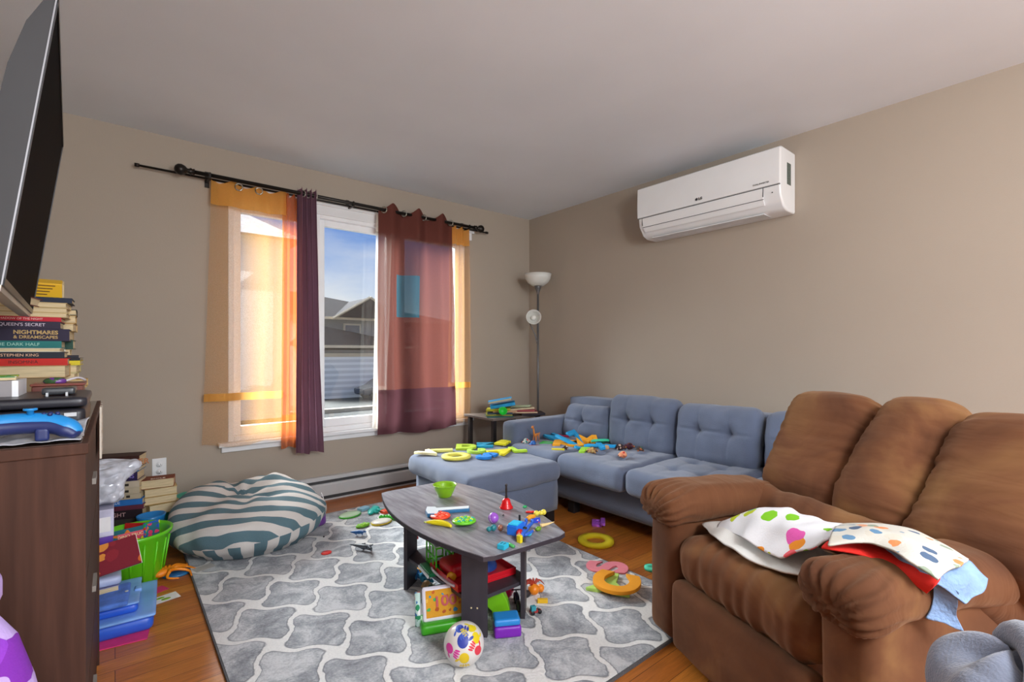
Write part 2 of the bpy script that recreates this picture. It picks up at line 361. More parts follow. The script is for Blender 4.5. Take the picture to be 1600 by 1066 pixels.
for x in (-1.35, 1.35):
    for y in (-.8, .8): ob('wheel', lt([(0, -.1), (.33, -.1), (.35, 0), (.33, .1), (0, .1)], 20), mat('tyre', '#1c1c1e', 0.8), cr, loc=(x, y, .35), rot=(pi/2, 0, 0))

# ---------------------------------------------------------------- curtain rods and curtains
m_rod = mat('rod_black_metal', '#2b2724', 0.35, metal=0.7, var=0.1)
YR = 3.565; YR2 = 3.62
rod = thing('curtain_rod', 'black double curtain rod with ball finials above the window', 'curtain rod', (0.1, YW, 2.215))
bm = bmesh.new(); tube(bm, [(0.25, -.115, 0), (2.42, -.115, 0)], 0.0125, 14, 1); ob('front_pole', bm, m_rod, rod)
bm = bmesh.new(); tube(bm, [(0, -.06, -.008), (2.57, -.06, -.008)], 0.007, 10, 1)
for x in (0, 2.57): tube(bm, [(x-.012, -.06, -.008), (x+.012, -.06, -.008)], 0.011, 10, 1)
ob('rear_pole', bm, m_rod, rod)
MX = Matrix.Rotation(pi/2, 4, 'Y')
for x, s in ((0.25, -1), (2.42, 1)):
    bm = bmesh.new(); lathe(bm, [(0, -.03), (.02, -.03), (.016, -.018), (.022, -.012), (.014, 0), (.014, .008), (.026, .018), (.034, .038), (.031, .056), (.018, .070), (0, .075)], 18, TM(x, -.115, 0) @ Matrix.Rotation(s*pi/2, 4, 'Y')); ob('finial', bm, m_rod, rod)
for x in (0.36, 1.28, 2.33):
    bm = bmesh.new(); box(bm, (x-.006, -.125, -.024), (x+.006, 0, -.014)); box(bm, (x-.012, -.012, -.05), (x+.012, 0, .05)); box(bm, (x-.006, -.136, -.024), (x+.006, -.128, .012)); ob('bracket', bm, m_rod, rod, smooth=False)

def curtain_mat(name, col, transp, transl, band=None, patch=None, fade=0.0, low=None):
    """woven cloth that lets light through; hems (double cloth) let less through"""
    g = newmat(name, 0.9); g.n.remove(g.b)
    z = g.sx.outputs['Z']
    if isinstance(col, str): col = hexc(col)
    mp = g.new('ShaderNodeMapping'); mp.inputs['Scale'].default_value = (1, 1, 1); g.l.new(g.tc.outputs['Object'], mp.inputs[0])
    wv = g.new('ShaderNodeTexNoise'); wv.inputs['Scale'].default_value = 260; wv.inputs['Detail'].default_value = 2; g.l.new(mp.outputs[0], wv.inputs['Vector'])
    lo = g.new('ShaderNodeTexNoise'); lo.inputs['Scale'].default_value = 5; g.l.new(mp.outputs[0], lo.inputs['Vector'])
    base = g.mix(wv.outputs['Fac'], tuple(c*.75 for c in col), tuple(min(1, c*1.15) for c in col))
    hem = None
    for (z0, z1) in (band or []):
        s = g.math('MULTIPLY', g.math('GREATER_THAN', z, z0), g.math('LESS_THAN', z, z1)); hem = s if hem is None else g.math('MAXIMUM', hem, s)
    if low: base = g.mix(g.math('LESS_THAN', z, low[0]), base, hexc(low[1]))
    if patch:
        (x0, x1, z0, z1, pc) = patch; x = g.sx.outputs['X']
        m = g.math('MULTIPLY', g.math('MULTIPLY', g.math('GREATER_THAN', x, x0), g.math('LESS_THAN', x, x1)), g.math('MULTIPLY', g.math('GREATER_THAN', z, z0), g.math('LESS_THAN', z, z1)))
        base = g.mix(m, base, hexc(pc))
    d = g.new('ShaderNodeBsdfDiffuse'); g.l.new(base, d.inputs[0])
    t = g.new('ShaderNodeBsdfTranslucent'); g.l.new(base, t.inputs[0])
    a = g.new('ShaderNodeMixShader'); a.inputs[0].default_value = transl; g.l.new(d.outputs[0], a.inputs[1]); g.l.new(t.outputs[0], a.inputs[2])
    tp = g.new('ShaderNodeBsdfTransparent'); b = g.new('ShaderNodeMixShader')
    th = g.math('MULTIPLY', g.math('MULTIPLY_ADD', wv.outputs['Fac'], 0.8, 0.6), transp)
    if hem is not None: th = g.math('MULTIPLY', th, g.math('MULTIPLY_ADD', hem, -0.9, 1.0))
    g.l.new(th, b.inputs[0]); g.l.new(a.outputs[0], b.inputs[1]); g.l.new(tp.outputs[0], b.inputs[2])
    g.l.new(b.outputs[0], g.n['Material Output'].inputs[0]); return g.m
m_orange = curtain_mat('sheer_orange', '#f6b25c', 0.70, 0.6, band=[(0.78, 0.83), (2.05, 2.3)])
m_cream = curtain_mat('sheer_cream', '#f0e6d8', 0.5, 0.6, band=[(0.78, 0.83), (2.05, 2.3)])
m_rust = curtain_mat('sheer_rust', '#d9773a', 0.22, 0.5, band=[(0.62, 0.66)])
m_plum = curtain_mat('plum_cloth', '#8a6676', 0.0, 0.16)
m_brown = curtain_mat('brown_cloth', '#74443c', 0.10, 0.36, band=[(0.0, 0.80), (2.03, 2.4)], patch=(1.74, 1.93, 1.38, 1.72, '#3b6270'), low=(0.80, '#55353a'))  # the blue patch is window glow coloured into the cloth
m_ring = mat('grommet_nickel', '#b7b3a6', 0.3, metal=0.9)
def curtain(name, label, m, y, top, bot, zt, zb, nf, amp, seed, sc=0.012, flare=0.0, sag=0.0, phase=0.0, zt2=None):
    (x0, x1), (u0, u1) = top, bot; bm = bmesh.new(); nx = max(40, nf*14); nzv = 34; g = []
    for j in range(nzv+1):
        v = j/nzv; row = []
        for i in range(nx+1):
            s = i/nx; a = x0+(x1-x0)*s; b = u0+(u1-u0)*s; x = a+(b-a)*v**1.2
            wob = nz((s*3, v*1.5, seed), 1.3, seed)*0.9
            ph = 2*pi*nf*s+phase+wob*v*2.0
            ampv = amp*(1-.25*v+0.35*nz((s*2, v*2, 0), 1.5, seed+3))
            yy = y+ampv*sin(ph)+0.010*nz((x*6, v*3, 1), 1.0, seed+2)
            zz = (zt+sc*cos(ph*1.0+1.0)+((zt2-zt)*s if zt2 else 0))*(1-v)+(zb+sag*sin(pi*s)+0.008*sin(ph*.5+seed)+flare*s)*v
            row.append(bm.verts.new((x+0.3*ampv*sin(2*ph)*0.5, yy, zz)))
        g.append(row)
    for j in range(nzv):
        for i in range(nx): bm.faces.new((g[j][i], g[j][i+1], g[j+1][i+1], g[j+1][i]))
    t = thing(name, label, 'curtain'); ob('panel', bm, m, t); return t
def ring(t, x, y, z, r=0.021, yaw=0.5):
    bm = bmesh.new(); M = TM(x, y, z) @ RZ(yaw) @ Matrix.Rotation(pi/2, 4, 'Y')
    pts = [M @ Vector((r*cos(a*2*pi/18), r*sin(a*2*pi/18), 0)) for a in range(19)]
    tube(bm, pts, 0.0045, 6, 1); ob('grommet', bm, m_ring, t)
c1 = curtain('sheer_curtain', 'wide sheer orange curtain glowing white, covering the left window sash', m_orange, 3.615, (0.475, 0.93), (0.425, 0.90), 2.205, 0.50, 3, 0.016, 1, sag=-0.02)
for x in (0.63, 0.75): ring(c1, x, 3.60, 2.185, 0.022, 1.4)
c2 = curtain('sheer_curtain', 'narrow bunched rust orange curtain pressed against the plum one', m_rust, 3.605, (0.90, 1.06), (0.89, 1.06), 2.20, 0.43, 4, 0.014, 4)
c3 = curtain('curtain', 'bunched opaque plum purple curtain left of the bare pane', m_plum, YR, (0.985, 1.11), (0.975, 1.165), 2.245, 0.385, 4, 0.032, 6, sc=0.006)
for x in (1.02, 1.06, 1.10): ring(c3, x, YR, 2.215, 0.022, 0.9)
c4 = curtain('sheer_curtain', 'narrow sheer cream curtain edge right of the bare pane', m_cream, 3.61, (1.585, 1.72), (1.55, 1.66), 2.20, 0.50, 2, 0.012, 8)
c5 = curtain('curtain', 'wide translucent brown curtain with window glow put into its colour as a blue patch', m_brown, YR, (1.60, 2.275), (1.585, 2.32), 2.24, 0.455, 3, 0.036, 11, sc=0.034, phase=2.4, sag=-0.012)
for x in (1.63, 1.80, 1.98, 2.14, 2.24): ring(c5, x, YR, 2.215, 0.023, 0.7)
c6 = curtain('sheer_curtain', 'narrow bright orange curtain at the right end of the rod', m_orange, 3.61, (2.26, 2.47), (2.24, 2.49), 2.205, 0.465, 3, 0.018, 14)

# ---------------------------------------------------------------- heat pump
ac = thing('wall_air_conditioner', 'white wall-mounted air conditioner high on the right wall', 'air conditioner', (XR, 1.695, 1.95))
m_ac = mat('ac_white', '#e9ebec', 0.25, var=0.015, coat=0.2); m_acg = mat('ac_grey_line', '#4a4d50', 0.5); m_vent = mat('ac_dark_label', '#55605a', 0.5, var=0.3, vscale=90)
MA = Matrix(((0, 0, 0, 0), (0, 0, 1, 0), (0, 1, 0, 0), (0, 0, 0, 1))); MA[0][0] = 1
prof = [(0, .0), (0, .375), (-.20, .375), (-.222, .36), (-.226, .15), (-.215, .08), (-.17, .02), (-.12, 0)]
ob('body', pr(prof, -.50, .50, MA), m_ac, ac, bevel=0.012)
ob('front_panel', pr([(-.222, .142), (-.222, .365), (-.234, .358), (-.238, .25), (-.236, .145)], -.50, .50, MA), m_ac, ac, bevel=0.003)
ob('flap', pr([(-.226, .137), (-.232, .137), (-.223, .075), (-.196, .038), (-.188, .042), (-.214, .08)], -.40, .46, MA), m_ac, ac, bevel=0.002)
bm = bmesh.new(); box(bm, (-.2275, -.50, .139), (-.224, .50, .1425)); box(bm, (-.2285, -.4035, .085), (-.224, -.400, .139)); box(bm, (-.2235, -.4035, .0705), (-.219, .463, .0735)); box(bm, (-.2285, .460, .085), (-.224, .463, .139)); ob('seam', bm, m_acg, ac, smooth=False)
ob('side_label', bx((-.13, -.5015, .16), (-.075, -.50, .29)), m_vent, ac, smooth=False)
ob('air_outlet', bx((-.16, -.38, -.003), (-.06, .42, .003)), mat('ac_outlet', '#d8dadc', 0.6), ac, smooth=False)
RT = (pi/2, 0, -pi/2)
lg = text('logo', 'LG', .022, mat('ac_print', '#3b3d40', 0.5), ac, (-.2400, -.005, .172), RT, off=0.001)
bm = bmesh.new(); lathe(bm, [(0, 0), (.009, 0), (.009, .001), (0, .001)], 20, TM(-.2395, .022, .172) @ Matrix.Rotation(-pi/2, 4, 'Y')); ob('logo_disc', bm, MATS['ac_print'], ac)
text('lettering', 'DUAL INVERTER', .013, MATS['ac_print'], ac, (-.2400, -.395, .165), RT)
bm = bmesh.new(); ball(bm, (-.226, -.455, .10), .004); ob('indicator', bm, MATS['ac_print'], ac)

# ---------------------------------------------------------------- baseboard heater, outlet
ht = thing('baseboard_heater', 'long white electric baseboard heater under the window', 'heater', (0.46, YW, 0))
m_heat = mat('heater_enamel', '#c3c4c4', 0.45, var=0.04); m_slot = mat('heater_dark_slot', '#3f4040', 0.7)
MH = Matrix(((0, 0, 1, 0), (1, 0, 0, 0), (0, 1, 0, 0), (0, 0, 0, 1)))
ob('housing', pr([(0, 0), (0, .175), (-.035, .175), (-.045, .165), (-.045, .0)], 0, 2.4, MH), m_heat, ht, smooth=False)
ob('front_panel', pr([(-.045, .045), (-.062, .04), (-.064, .12), (-.058, .128), (-.045, .128)], .02, 2.38, MH), m_heat, ht, smooth=False)
ob('slot', bx((0.02, -.047, .130), (2.38, -.044, .150)), m_slot, ht, smooth=False)
ob('slot', bx((0.02, -.050, .014), (2.38, -.044, .042)), m_slot, ht, smooth=False)
ob('end_cap', pr([(0, 0), (0, .178), (-.05, .178), (-.066, .16), (-.066, 0)], -.01, .03, MH), m_heat, ht, smooth=False)
ou = thing('wall_outlet', 'white double wall outlet above the stacked books', 'outlet', (0.21, YW, 0.385))
ob('cover_plate', bx((-.036, -.006, -.06), (.036, 0, .06)), m_white, ou, smooth=False, bevel=0.003)
for z in (.022, -.022):
    s = ob('socket', lt([(0, 0), (.0165, 0), (.0165, .003), (0, .003)], 20), m_white, ou, loc=(0, -.006, z), rot=(pi/2, 0, 0))
    bm = bmesh.new(); box(bm, (-.007, -.004, .0028), (-.005, .005, .0036)); box(bm, (.005, -.004, .0028), (.007, .005, .0036)); ball(bm, (0, -.009, .003), .0025, 8); ob('slot', bm, MATS['heater_dark_slot'], s, smooth=False)

# ---------------------------------------------------------------- rug
g = newmat('trellis_rug', 0.95); px_, py_ = 0.315, 0.37
u = g.math('MULTIPLY', g.math('SUBTRACT', g.sx.outputs['X'], 0.301-px_/2), 2*pi/px_); v = g.math('MULTIPLY', g.math('SUBTRACT', g.sx.outputs['Y'], 2.126), 2*pi/py_)
wob = g.new('ShaderNodeTexNoise'); wob.inputs['Scale'].default_value = 24; wob.inputs['Detail'].default_value = 3; g.l.new(g.tc.outputs['Object'], wob.inputs['Vector'])
w_ = g.math('MULTIPLY', g.math('SUBTRACT', wob.outputs['Fac'], 0.5), 0.4); u = g.math('ADD', u, w_); v = g.math('SUBTRACT', v, w_)
s2u, s2v = g.math('SINE', g.math('MULTIPLY', u, 2.0)), g.math('SINE', g.math('MULTIPLY', v, 2.0))
f = g.math('ADD', g.math('COSINE', g.math('MULTIPLY_ADD', s2v, -0.34, u)), g.math('COSINE', g.math('MULTIPLY_ADD', s2u, 0.34, v)))
fa = g.math('ABSOLUTE', f)
line = g.math('SUBTRACT', 1.0, g.math('MULTIPLY', g.math('SUBTRACT', fa, 0.24), 12.0, clamp=True))
edge = g.math('MULTIPLY', g.math('SUBTRACT', 1.0, g.math('MULTIPLY', g.math('ABSOLUTE', g.math('SUBTRACT', fa, 0.36)), 11.0, clamp=True)), 0.8)
mo = g.new('ShaderNodeTexNoise'); mo.inputs['Scale'].default_value = 7; mo.inputs['Detail'].default_value = 8; mo.inputs['Roughness'].default_value = 0.7; mo.inputs['Distortion'].default_value = 0.6; g.l.new(g.tc.outputs['Object'], mo.inputs['Vector'])
fine = g.new('ShaderNodeTexNoise'); fine.inputs['Scale'].default_value = 120; fine.inputs['Detail'].default_value = 3; g.l.new(g.tc.outputs['Object'], fine.inputs['Vector'])
cell = g.ramp(g.math('MULTIPLY_ADD', fine.outputs['Fac'], 0.25, mo.outputs['Fac']), [(0.46, hexc('#74787f')), (0.60, hexc('#9b9fa5')), (0.74, hexc('#c6c8cb'))])
cell = g.mix(edge, cell, hexc('#6c6f74'))
lc = g.mix(fine.outputs['Fac'], hexc('#d2d2d2'), hexc('#eeedea'))
g.l.new(g.mix(line, cell, lc), g.b.inputs['Base Color'])
bp = g.new('ShaderNodeBump'); bp.inputs['Strength'].default_value = 0.6; bp.inputs['Distance'].default_value = 0.006
g.l.new(g.math('ADD', fine.outputs['Fac'], g.math('MULTIPLY', line, 0.7)), bp.inputs['Height']); g.l.new(bp.outputs[0], g.b.inputs['Normal']); g.b.inputs['Sheen Weight'].default_value = 0.2
rug = thing('area_rug', 'grey area rug with white trellis lines on the wooden floor', 'rug')
bm = bmesh.new(); box(bm, (0.292, 1.035, 0.001), (1.972, 3.30, 0.014)); ob('pile', bm, g.m, rug, smooth=False)
bm = bmesh.new()
for a, b in (((.286, 1.029), (.294, 3.306)), ((1.970, 1.029), (1.978, 3.306)), ((.294, 1.029), (1.970, 1.037)), ((.294, 3.298), (1.970, 3.306))): box(bm, (*a, 0.0005), (*b, 0.012))
ob('binding', bm, cloth('#4a4a4e'), rug, smooth=False)
RUGZ = 0.0145

# ---------------------------------------------------------------- sofa
m_sofa = mat('blue_grey_linen', '#626d84', 0.95, var=0.10, vscale=5, bump=0.35, bscale=260, sheen=0.25)
m_sofad = mat('linen_seam', '#3f4452', 0.95)
m_foot = mat('black_foot', '#17171a', 0.5)
def wr_(p, s, a, seed=0): return nz(p, s, seed)*a
def cushion_bm(hx, hy, hz, r, puff_axis=2, puff=0.02, tufts=(), depth=0.02, seed=0, n=30, c=(0, 0, 0), sag=0.0, wrinkle=0.004):
    def d(p, nr):
        q = Vector(p); ax = puff_axis; o = [i for i in range(3) if i != ax]; h = (hx, hy, hz)
        k = (1-(p[o[0]]/h[o[0]])**2)*(1-(p[o[1]]/h[o[1]])**2); s = 1 if p[ax] > 0 else -1
        q[ax] += s*puff*max(0, k)
        for (a, b) in tufts:
            dd = ((p[o[0]]-a)**2+(p[o[1]]-b)**2)
            q[ax] -= s*depth*exp(-dd/0.0012)+s*depth*0.5*exp(-dd/0.006)
        if tufts:
            bs = {round(t[1], 4) for t in tufts}
            for b in bs: q[ax] -= s*depth*0.45*exp(-((p[o[1]]-b)/0.008)**2)*max(0, k)
            for a in {round(t[0], 4) for t in tufts}: q[ax] -= s*depth*0.30*exp(-((p[o[0]]-a)/0.007)**2)*max(0, k)
        q += nr*(wr_(p, 14, wrinkle, seed)+wr_(p, 4, wrinkle*2.5, seed+2))
        if sag: q.z -= sag*max(0, k)*(1 if p.z < 0 else 0.2)
        return q
    return rbox((hx, hy, hz), r, n, d, c)
sofa = thing('sofa', 'blue-grey fabric sofa with tufted cushions along the right wall', 'sofa', (0, 0, 0))
bm = bmesh.new(); rbox((.42, 1.15, .11), .015, 10, None, (2.80, 1.77, .20), bm); ob('base', bm, m_sofa, sofa)
ob('back_frame', rbox((.09, 1.15, .32), .03, 16, None, (3.12, 1.77, .40)), m_sofa, sofa)
def armd(p, nr): return p+nr*wr_(p, 5, .004)
ob('armrest', rbox((.46, .082, .235), .035, 24, armd, (2.77, 2.86, .335)), m_sofa, sofa)
ob('armrest', rbox((.37, .06, .235), .035, 24, armd, (2.86, 0.64, .335)), m_sofa, sofa)
for i, (y0, y1) in enumerate(((2.80, 2.30), (1.765, 2.305), (1.215, 1.755), (0.71, 1.205))):
    yc, h = (y0+y1)/2, abs(y1-y0)/2
    ob('seat_cushion', cushion_bm(.37, h-.002, .075, .05, 2, .012, [(x, y) for x in (-.12, .10) for y in (-.09, .09)] if i else (), .018, i, 50, (2.63, yc, .345)), m_sofa, sofa)
for i, (y0, y1, hh, xx, lean) in enumerate(((2.34, 2.80, .26, 2.91, .30), (1.79, 2.345, .36, 2.93, .15), (1.25, 1.78, .345, 2.92, .19), (0.71, 1.23, .345, 2.93, .15))):
    bm = cushion_bm(.085, (y1-y0)/2, hh/2+.02, .07, 0, .035, [(-.10, .02), (.10, .02)] if i else [(0.02, .0)], .034, 11+i, 60, wrinkle=.006)
    ob('back_cushion', bm, m_sofa, sofa, loc=(xx, (y0+y1)/2, .40+hh/2), rot=(0, lean, 0))
for (x, y) in ((2.44, 2.30), (2.44, .70), (3.15, 2.7), (3.15, .70)): ob('foot', bx((x-.03, y-.03, 0), (x+.03, y+.03, .095)), m_foot, sofa, smooth=False, bevel=0.004)
ot = thing('chaise_ottoman', 'blue-grey chaise ottoman covered with foam letters, beside the coffee table', 'ottoman', (1.89, 2.60, 0), radians(-3))
ob('base', rbox((.325, .375, .105), .02, 12, None, (0.01, 0, .185)), m_sofa, ot)
ob('seat_cushion', cushion_bm(.355, .405, .065, .05, 2, .010, (), 0, 3, 40, (-.01, 0, .335)), m_sofa, ot)
for x in (-.27, .29):
    for y in (-.32, .32): ob('foot', bx((x-.03, y-.03, 0), (x+.03, y+.03, .085)), m_foot, ot, smooth=False, bevel=0.004)

# ---------------------------------------------------------------- recliner
def suede(name, st, bs, bstr=0.9):
    g = newmat(name, 0.9); b = g.b; b.inputs['Sheen Weight'].default_value = 0.18; b.inputs['Sheen Tint'].default_value = (0.9, 0.6, 0.4, 1); b.inputs['Specular IOR Level'].default_value = 0.15
    n1 = g.new('ShaderNodeTexNoise'); n1.inputs['Scale'].default_value = 3.2; n1.inputs['Detail'].default_value = 5; n1.inputs['Distortion'].default_value = 0.8; g.l.new(g.tc.outputs['Object'], n1.inputs['Vector'])
    g.l.new(g.ramp(n1.outputs['Fac'], [(0.30, hexc('#4b2d1f')), (0.52, hexc('#67422b')), (0.72, hexc('#85603c'))]), b.inputs['Base Color'])
    mp = g.new('ShaderNodeMapping'); mp.inputs['Scale'].default_value = st; g.l.new(g.tc.outputs['Object'], mp.inputs[0])
    n2 = g.new('ShaderNodeTexNoise'); n2.inputs['Scale'].default_value = bs; n2.inputs['Detail'].default_value = 3; n2.inputs['Distortion'].default_value = 0.5; g.l.new(mp.outputs[0], n2.inputs['Vector'])
    bp = g.new('ShaderNodeBump'); bp.inputs['Strength'].default_value = bstr; bp.inputs['Distance'].default_value = 0.02; g.l.new(n2.outputs['Fac'], bp.inputs['Height']); g.l.new(bp.outputs[0], b.inputs['Normal']); return g.m
m_su = suede('brown_suede', (1, 1, 1), 6, 0.35)
m_suh = suede('brown_suede_gathered', (1, 1.2, 5), 3.0, 0.38)
m_sua = suede('brown_suede_arm', (5, 1, 1), 3.0, 0.5)
rc = thing('recliner', 'large brown suede recliner heaped with clothes', 'armchair', (1.64, 1.12, 0), radians(-22.3))
def fold(p, seed, fx, fy, fz, a): return a*noise.noise(Vector((p.x*fx+seed, p.y*fy, p.z*fz)))
# arms: body panel plus gathered pad
for k, yc in ((0, -.075), (1, -.80)):
    h = .070 if k else .075
    def d(p, nr): return p+nr*fold(p, k, 4, 4, 4, .008)
    ob('arm_panel', rbox((.34, h, .235), .04, 26, d, (.32, yc, .27)), m_su, rc)
    def d(p, nr, k=k):
        fr = max(0, (-p.x-.10)/.17)
        q = p+nr*(fold(p, 3+k, 7, 14, 10, .010)+fr*0.007*sin(math.atan2(p.z+.03, p.y)*19+nz(p, 9)*4))
        q.z += 0.02*(1-(p.x/.27)**2); q.x += 0.02*(1 if p.x < 0 else 0)*(abs(p.z)/.08)*0
        return q
    ob('arm_pad', rbox((.27, .100 if k else .110, .064), .060, 64, d, (.205, yc+(0 if k else -.01), .520)), m_sua, rc)
def d(p, nr): return p+nr*(fold(p, 8, 4, 30, 4, .009*(1 if p.x < -.1 else .5)))+Vector((0, 0, .02*(1-(p.y/.33)**2)*(1 if p.z > 0 else 0)))
ob('seat_cushion', rbox((.29, .29, .085), .075, 80, d, (.27, -.437, .355)), m_su, rc)
def d(p, nr): return p+nr*fold(p, 9, 5, 5, 7, .006)
ob('footrest', rbox((.035, .29, .125), .03, 40, d, (0.005, -.437, .155)), m_su, rc)
# back: shell, lumbar band, three vertical rolls
B = thing('tmp', '', ''); bpy.data.objects.remove(B)
LEAN = radians(36)
MB_ = TM(.60, -.48, .664) @ Matrix.Rotation(LEAN, 4, 'Y')
bm = rbox((.09, .40, .34), .07, 30, None); bmesh.ops.transform(bm, matrix=TM(.68, -.46, .56) @ Matrix.Rotation(LEAN*.8, 4, 'Y'), verts=bm.verts); ob('back_shell', bm, m_su, rc)
for i, (yc, hw, zc, hz_) in enumerate(((.265, .190, .03, .255), (-.02, .140, .035, .262), (-.325, .205, .01, .262))):
    def d(p, nr, i=i, hw=hw, hz_=hz_):
        e_ = abs(p.y/hw); q = p+nr*(noise.noise(Vector((p.x*4, p.y*3+i, p.z*20)))*0.003-abs(noise.noise(Vector((p.x*5, p.y*4+i*5, p.z*38+p.y*6))))*(0.003+0.016*e_**2)+fold(p, i, 5, 5, 5, .010))
        q.x -= 0.035*(1-(p.y/hw)**2)*(1-(p.z/hz_)**4)*(1 if p.x < 0 else 0)
        q.y += 0.028*p.z/hz_*(1 if i == 0 else -.2*i)
        return q
    bm = rbox((.105, hw, hz_), .10, 60, d); bmesh.ops.transform(bm, matrix=MB_ @ TM(0, yc, zc+.02), verts=bm.verts); ob('back_roll', bm, m_suh, rc)
def d(p, nr): return p+nr*(fold(p, 5, 6, 16, 6, .012))
bm = rbox((.11, .42, .075), .07, 60, d); bmesh.ops.transform(bm, matrix=TM(.43, -.47, .485) @ Matrix.Rotation(LEAN, 4, 'Y'), verts=bm.verts); ob('lumbar_roll', bm, m_sua, rc)
for x in (.1, .6):
    for y in (-.07, -.83): ob('foot', bx((x-.025, y-.025, 0), (x+.025, y+.025, .05)), m_foot, rc, smooth=False)
RM = TM(1.64, 1.12, 0) @ RZ(radians(-22.3))
def RP(d_, w, z): return RM @ Vector((d_, -w, z))

# clothes on the recliner
def print_mat(name, base, cols, scale, thr, rough=0.95, seed=0.0):
    g = newmat(name, rough); mp = g.new('ShaderNodeMapping'); mp.inputs['Location'].default_value = (seed, seed*2, 0); g.l.new(g.tc.outputs['Object'], mp.inputs[0])
    wn_ = g.new('ShaderNodeTexNoise'); wn_.inputs['Scale'].default_value = scale*1.1; g.l.new(mp.outputs[0], wn_.inputs['Vector'])
    ad = g.new('ShaderNodeVectorMath', operation='MULTIPLY_ADD'); g.l.new(wn_.outputs['Color'], ad.inputs[0]); ad.inputs[1].default_value = (0.6/scale,)*3; g.l.new(mp.outputs[0], ad.inputs[2])
    vo = g.new('ShaderNodeTexVoronoi'); vo.inputs['Scale'].default_value = scale; g.l.new(ad.outputs[0], vo.inputs['Vector'])
    sp = g.new('ShaderNodeSeparateColor'); g.l.new(vo.outputs['Color'], sp.inputs[0])
    el = [(i/len(cols), hexc(c)) for i, c in enumerate(cols)]
    r = g.new('ShaderNodeValToRGB'); r.color_ramp.interpolation = 'CONSTANT'; g.l.new(sp.outputs[0], r.inputs[0])
    while len(r.color_ramp.elements) < len(el): r.color_ramp.elements.new(.5)
    for q, (p_, c_) in zip(r.color_ramp.elements, el): q.position = p_; q.color = (*c_, 1)
    msk = g.math('MULTIPLY', g.math('LESS_THAN', vo.outputs['Distance'], thr), g.math('GREATER_THAN', sp.outputs[1], 0.25))
    g.l.new(g.mix(msk, hexc(base), r.outputs[0]), g.b.inputs['Base Color'])
    fn = g.new('ShaderNodeTexNoise'); fn.inputs['Scale'].default_value = 200; g.l.new(g.tc.outputs['Object'], fn.inputs['Vector'])
    bp = g.new('ShaderNodeBump'); bp.inputs['Strength'].default_value = 0.3; bp.inputs['Distance'].default_value = 0.004; g.l.new(fn.outputs['Fac'], bp.inputs['Height']); g.l.new(bp.outputs[0], g.b.inputs['Normal']); return g.m
m_print = print_mat('white_bright_print', '#dfe0e4', ['#b9c81f', '#7ac01a', '#e08a1e', '#29b8c4', '#d858a8', '#e8606a'], 17, 0.44)
m_pale = print_mat('cream_print', '#d4d3cf', ['#c9bd2c', '#c9bd2c', '#d4d3cf'], 7, 0.32, seed=3.0)
m_floral = print_mat('grey_floral_print', '#c9c6bc', ['#5f86a6', '#d98a55', '#8d9a86', '#4b5f7a', '#c8c2b4'], 26, 0.42, seed=1.0)
def sheet(name, label, cat, ctrl, m, wr=.010, ws=14, seed=0, th=.006, group=None):
    bm = net([[RP(*p) for p in r] for r in ctrl], 10, 10, wr, ws, seed); o = ob(name, bm, m, solid=th, smooth=True); return tag(o, label, cat, group)
sheet('blanket', 'cream blanket with mustard print spread flat on the recliner seat', 'blanket',
      [[(.08, .20, .472), (.03, .34, .478), (.02, .48, .475), (.06, .62, .478), (.10, .69, .49)],
       [(.10, .18, .475), (.10, .34, .505), (.10, .48, .50), (.12, .60, .50), (.14, .69, .52)],
       [(.16, .20, .48), (.18, .34, .51), (.20, .50, .51), (.22, .60, .51), (.24, .69, .53)]], m_pale, seed=2)
sheet('printed_shirt', 'white cloth with bright painted shapes on the recliner seat', 'clothing',
      [[(.08, .27, .492), (.07, .36, .505), (.045, .48, .512), (.05, .58, .520), (.06, .69, .610)],
       [(.12, .25, .500), (.12, .38, .570), (.11, .50, .580), (.11, .60, .590), (.12, .71, .625)],
       [(.18, .27, .500), (.20, .38, .580), (.20, .50, .600), (.20, .60, .605), (.20, .72, .630)],
       [(.24, .29, .490), (.28, .40, .520), (.28, .52, .530), (.28, .62, .540), (.28, .72, .620)]], m_print, seed=5, wr=.014)
def psheet(name, label, cat, nets, m, wr=.010, ws=14, seed=0, th=.005):
    bm = bmesh.new()
    for ctrl in nets:
        b2 = net([[P(*p) for p in r] for r in ctrl], 10, 10, wr, ws, seed); me = bpy.data.meshes.new('t'); b2.to_mesh(me); b2.free(); bm.from_mesh(me); bpy.data.meshes.remove(me)
    return tag(ob(name, bm, m, solid=th), label, cat)
psheet('red_shirt', 'bright red shirt under the floral cloth on the near armrest', 'clothing',
      [[[(1305, 838, .602), (1375, 846, .612), (1435, 876, .612), (1475, 900, .605)], [(1295, 846, .606), (1368, 858, .610), (1428, 892, .603), (1462, 914, .592)], [(1284, 856, .602), (1360, 872, .600), (1420, 908, .578), (1448, 928, .562)]]], mat('red_jersey', '#e0261c', 0.9, var=0.08, bump=.3, bscale=60), seed=7, wr=.004)
psheet('blue_shirt', 'faded blue shirt hanging down over the outer side of the near armrest', 'clothing',
      [[[(1360, 838, .618), (1430, 852, .622), (1510, 876, .612), (1542, 905, .585)], [(1372, 850, .618), (1440, 878, .620), (1502, 903, .602), (1530, 930, .565)], [(1390, 864, .612), (1442, 900, .600), (1478, 924, .580), (1508, 945, .555)]],
       [[(1452, 898, .603), (1478, 912, .592), (1500, 925, .582)], [(1457, 930, .555), (1477, 938, .548), (1493, 948, .540)], [(1446, 966, .505), (1476, 976, .495), (1504, 985, .485)]]], mat('faded_blue_cotton', '#7f9cc4', 0.95, var=0.14, vscale=12, bump=.5, bscale=90), seed=9, wr=.008, ws=22)
